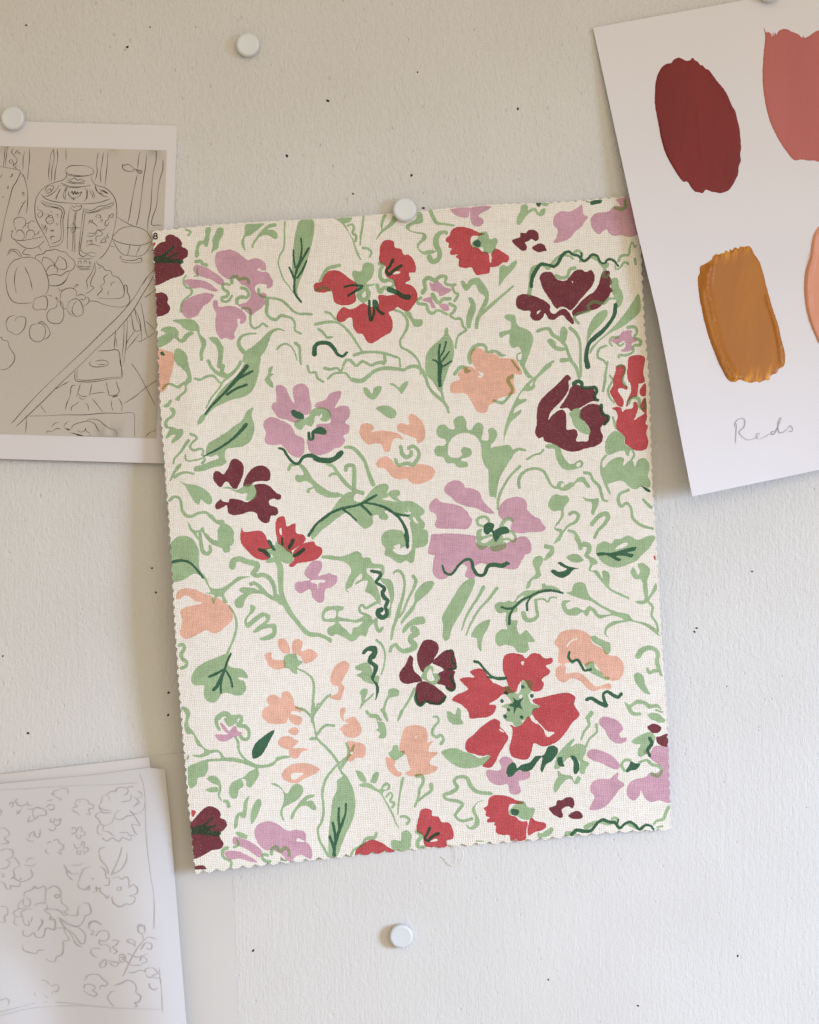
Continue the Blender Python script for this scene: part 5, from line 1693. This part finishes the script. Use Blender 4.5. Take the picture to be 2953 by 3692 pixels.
M_WORD = graphite('pencil_word', (0.27, 0.25, 0.27), (0.48, 0.46, 0.48))
ribbons('handwriting', REDS, h_paint, 0.00025, {'r': M_WORD, 's': M_WORD}, {'r': 4.6, 's': 2.6}, pc, 0.15)


# ------------------------------------------------------------------ the printed linen swatch
def scallop(P, pitch, amps):
    """Pinking-shear edge along a polyline."""
    L = catmull(P, False, 3.0)
    N, T = normals2(L)
    d = np.concatenate([[0], np.cumsum(np.linalg.norm(np.diff(L, axis=0), axis=1))])
    ph = d / pitch * math.pi
    a = np.interp(d / d[-1], np.linspace(0, 1, len(amps)), amps)
    w = np.abs(np.sin(ph + 0.25 * np.sin(d * 0.013)))
    fray = np.random.normal(0, 0.5, len(L))
    a = a * (1 + 0.18 * np.sin(d * 0.071) + 0.12 * np.sin(d * 0.19 + 2))
    return L - N * ((w - 0.6) * a + fray)[:, None]


TOP = [(551, 834), (600, 829), (760, 812), (980, 797), (1200, 786), (1400, 770), (1600, 752), (1780, 737), (1930, 732), (2080, 725), (2170, 716), (2290, 708)]
RIGHT = [(2290, 708), (2300, 800), (2310, 900), (2322, 1150), (2338, 1350), (2345, 1550), (2354, 1780), (2368, 1990), (2380, 2200), (2392, 2400), (2405, 2600), (2413, 2800), (2417, 2990)]
BOTTOM = [(2417, 2990), (2200, 3002), (1950, 3025), (1700, 3045), (1450, 3066), (1210, 3090), (1000, 3112), (800, 3135), (705, 3148)]
LEFT = [(705, 3148), (690, 3000), (672, 2800), (655, 2600), (641, 2400), (628, 2200), (619, 2020), (608, 1850), (592, 1650), (578, 1450), (570, 1250), (562, 1050), (551, 834)]
edge = np.vstack([scallop(TOP, 30, [5, 4, 2, 1.5, 2, 3, 6, 6])[:-1], scallop(RIGHT, 31, [5, 6, 6, 6, 5, 5])[:-1],
                  scallop(BOTTOM, 47, [6, 12, 10, 11, 12])[:-1], scallop(LEFT, 31, [5, 6, 6, 5, 5, 5])[:-1]])


def h_fab(x, y):
    # pinned at the middle of the top edge; the left side and lower left corner stand away from the wall
    r = math.hypot(x - 1459, (y - 760) * 0.9)
    left = sm(1500, 560, x)
    right = sm(1500, 2400, x)
    down = sm(780, 2300, y)
    h = 0.0012 + 0.0010 * min(1, r / 300)
    h += 0.0170 * left ** 1.6 * (0.18 + 0.82 * down) * (1.0 - 0.28 * sm(2500, 3150, y))
    h += 0.0045 * right ** 1.5 * down * (1 - 0.55 * sm(2100, 3000, y))
    h += 0.0016 * down * (1 - sm(2300, 3000, y))
    wav = math.sin(x * 0.0052 + y * 0.0011) * 0.55 + math.sin(x * 0.0021 - y * 0.0039 + 1.3) * 0.45
    h += 0.0015 * wav * min(1, r / 600)
    h += 0.0010 * math.exp(-((x - 690 - (y - 1500) * 0.03) / 60.0) ** 2) * sm(950, 1400, y) * (1 - sm(1700, 2200, y))
    return max(h, 0.0012)


def build_fabric():
    shapes = []
    for tk, x0, y0, s in parse(PRINT):
        col, md = tk[0], tk[1]
        P = pts_of(tk[2:], x0, y0, s)
        if md == 'b':
            o = catmull(P, True, 5.0)
        else:
            wd = md[1:].split('/')
            w0 = float(wd[0]) * s * 1.04
            w1 = float(wd[-1]) * s * 1.04
            if md[0] == 'u':
                w0, w1 = w0, w1
            o = stroke_outline(P, w0, w1, 5.0)
        o = o + np.random.uniform(-0.75, 0.75, o.shape)
        shapes.append((col, o))
    loops = [o for _, o in shapes]
    v, tr, c = cdt(edge, loops, grid_points(edge, 24))
    base = np.zeros(len(tr), int)
    g = np.zeros(len(tr), bool)
    d = np.zeros(len(tr), bool)
    codes = {'L': 1, 'R': 2, 'B': 3, 'P': 4, 'N': 5}
    for col, o in shapes:
        m = inside(o, c)
        if col == 'C':
            base[m] = 0
            g[m] = False
            d[m] = False
        elif col == 'g':
            g |= m
        elif col == 'D':
            d |= m
        else:
            base[m] = codes[col]
    ix = np.zeros(len(tr), np.int32)
    names = ['C', 'L', 'R', 'B', 'P', 'N']
    for b, nm in enumerate(names):
        ix[(base == b) & ~g & ~d] = FKEYS.index(nm)
        gg = {'C': 'g', 'L': 'gL', 'R': 'gR', 'B': 'gB', 'P': 'gP', 'N': 'N'}[nm]
        ix[(base == b) & g & ~d] = FKEYS.index(gg)
        dd = {'C': 'D', 'L': 'D', 'R': 'DR', 'B': 'DR', 'P': 'D', 'N': 'N'}[nm]
        ix[(base == b) & d] = FKEYS.index(dd)
    tr = face_camera(v, tr)
    o = make_mesh('fabric_swatch', [W(x, y, h_fab(x, y)) for x, y in v], tr, [FAB[k] for k in FKEYS], ix)
    me = o.modifiers.new('thickness', 'SOLIDIFY')
    me.thickness = 0.0005
    me.offset = -1
    me.material_offset_rim = 0
    es = o.modifiers.new('crisp_edges', 'EDGE_SPLIT')
    es.split_angle = math.radians(40)
    tag(o, 'cream linen swatch printed with red, lilac, peach and burgundy flowers and green leaves', 'fabric swatch')
    return o


fab = build_fabric()

# the selvedge number
M_BLACK = plain('black_print', (0.018, 0.016, 0.018), 0.8, 0.1)
ev, ef = [], []


def ring(cx, cy, rx, ry, w):
    b = len(ev)
    n = 20
    for k in range(n):
        a = 2 * math.pi * k / n
        for f in (1, -1):
            px, py = cx + (rx + f * w / 2) * math.cos(a), cy + (ry + f * w / 2) * math.sin(a)
            ev.append(W(px, py, h_fab(px, py) + 0.00018))
    for k in range(n):
        k2 = (k + 1) % n
        ef.append((b + 2 * k, b + 2 * k + 1, b + 2 * k2 + 1, b + 2 * k2))


ring(560.5, 845.6, 5.6, 4.6, 4.2)
ring(560.5, 856.0, 6.6, 5.4, 4.4)
make_mesh('printed_number', ev, ef, [M_BLACK], parent=fab)


def tube(name, P, rad, hpts, mat, parent):
    L = catmull(np.column_stack([P, hpts]), False, 6.0)
    pos = [Vector(W(x, y, h)) for x, y, h in L]
    verts, faces = [], []
    n = 6
    for i, p in enumerate(pos):
        t = (pos[min(i + 1, len(pos) - 1)] - pos[max(i - 1, 0)]).normalized()
        a = t.cross(Vector((0, 1, 0))).normalized()
        b = t.cross(a).normalized()
        for k in range(n):
            an = 2 * math.pi * k / n
            verts.append(p + rad * (a * math.cos(an) + b * math.sin(an)))
    for i in range(len(pos) - 1):
        for k in range(n):
            k2 = (k + 1) % n
            faces.append((i * n + k, i * n + k2, (i + 1) * n + k2, (i + 1) * n + k))
    return make_mesh(name, verts, faces, [mat], parent=parent)


M_THREAD = plain('linen_thread', (0.80, 0.77, 0.71), 0.8, 0.2)
s = 650 / 1724.0
TH = [(1090, 1283), (1150, 1290), (1200, 1300), (1235, 1330), (1248, 1385), (1225, 1450), (1180, 1490), (1120, 1470), (1080, 1420), (1045, 1400)]
tube('loose_thread', np.array([(1200 + x * s, 2560 + y * s) for x, y in TH]), 0.00016,
     np.array([0.0022, 0.0024, 0.003, 0.004, 0.004, 0.003, 0.002, 0.0015, 0.0012, 0.0010]), M_THREAD, fab)

# frayed thread ends along the pinked edge
fv, ff = [], []
for _ in range(420):
    i = random.randrange(len(edge) - 1)
    p = edge[i]
    tng = edge[i + 1] - edge[i - 1]
    tng = tng / (np.linalg.norm(tng) + 1e-9)
    nrm = np.array([tng[1], -tng[0]])
    an = random.uniform(-0.8, 0.8)
    dr = nrm * math.cos(an) + tng * math.sin(an)
    ln = random.uniform(2.0, 6.5)
    w = random.uniform(0.5, 0.9)
    cv = tng * random.uniform(-2, 2)
    b = len(fv)
    for k in range(4):
        t = k / 3
        c = p - dr * 1.5 + dr * (ln + 1.5) * t + cv * t * t
        ww = w * (1 - 0.5 * t)
        hh = h_fab(p[0], p[1]) + 0.00004 + 0.0003 * t * random.uniform(-0.6, 1)
        sd = np.array([-dr[1], dr[0]]) * ww
        fv.append(W(c[0] + sd[0], c[1] + sd[1], hh))
        fv.append(W(c[0] - sd[0], c[1] - sd[1], hh))
    for k in range(3):
        ff.append((b + 2 * k, b + 2 * k + 1, b + 2 * k + 3, b + 2 * k + 2))
fr = make_mesh('frayed_edge', fv, ff, [M_THREAD], parent=fab)


# ------------------------------------------------------------------ push pins
def pin_material():
    q = NT('white_plastic')
    oc = q.n('ShaderNodeTexCoord').outputs['Object']
    a = q.noise(oc, 60, 2, 0.5)
    col = q.ramp(a, [(0.3, (0.565, 0.59, 0.61)), (0.7, (0.595, 0.62, 0.64))])
    nrm = q.bump(q.noise(oc, 900, 2, 0.6), 0.04, 0.0002)
    return q.done(col, 0.30, nrm, 0.45)


M_PIN = pin_material()
M_STEEL = plain('steel', (0.5, 0.5, 0.5), 0.35, 0.5)


def lathe_mesh(name, prof, mat, n=48):
    verts, faces = [], []
    for r, z in prof:
        for k in range(n):
            a = 2 * math.pi * k / n
            verts.append((r * math.cos(a), -z, r * math.sin(a)))
    for i in range(len(prof) - 1):
        for k in range(n):
            k2 = (k + 1) % n
            faces.append((i * n + k, i * n + k2, (i + 1) * n + k2, (i + 1) * n + k))
    faces.append(tuple(k for k in range(n)))
    faces.append(tuple((len(prof) - 1) * n + k for k in reversed(range(n))))
    me = bpy.data.meshes.new(name)
    me.from_pydata(verts, [], faces)
    bm = bmesh.new()
    bm.from_mesh(me)
    bmesh.ops.recalc_face_normals(bm, faces=bm.faces)
    bm.to_mesh(me)
    bm.free()
    me.materials.append(mat)
    me.polygons.foreach_set('use_smooth', [True] * len(me.polygons))
    me.update()
    return me


R = 0.00540
prof = [(R * 0.93, 0.0), (R * 0.985, 0.0002), (R, 0.0007)]
prof += [(R, 0.0037)]
for k in range(1, 9):
    a = math.pi / 2 * k / 8
    prof.append((R - 0.0011 + 0.0011 * math.cos(a), 0.0037 + 0.0011 * math.sin(a)))
prof += [(R * 0.70, 0.00476), (R * 0.4, 0.00472), (R * 0.05, 0.00470)]
head_me = lathe_mesh('head', prof, M_PIN)
needle_me = lathe_mesh('needle', [(0.00042, 0.0), (0.00042, -0.005), (0.0001, -0.009)], M_STEEL, 12)
PINS = [
    (896, 167, 0.0003, 'white round pin stuck alone in bare wall above the fabric and cards'),
    (51, 431, 0.0013, 'white round pin on the top edge of the jar drawing card'),
    (1459, 759, 0.0017, 'white round pin on the top edge of the floral fabric swatch'),
    (1447, 3370, 0.0003, 'white round pin alone on bare wall below the fabric, casting a clear shadow'),
    (2772, -32, 0.0030, 'white round pin on the paint test sheet, half out of frame'),
]
proto = None
for x, y, h, lab in PINS:
    if proto is None:
        p = bpy.data.objects.new('push_pin', None)
        scene.collection.objects.link(p)
        hd = link('head', head_me, p)
        nd = link('needle', needle_me, p)
        proto = p
    else:
        p = proto.copy()
        scene.collection.objects.link(p)
        for ch in list(proto.children):
            cc = ch.copy()
            scene.collection.objects.link(cc)
            cc.parent = p
    p.location = W(x, y, h)
    p.rotation_euler = (0, 0, 0)
    p['label'] = lab
    p['category'] = 'push pin'
    p['group'] = 'white push pins'
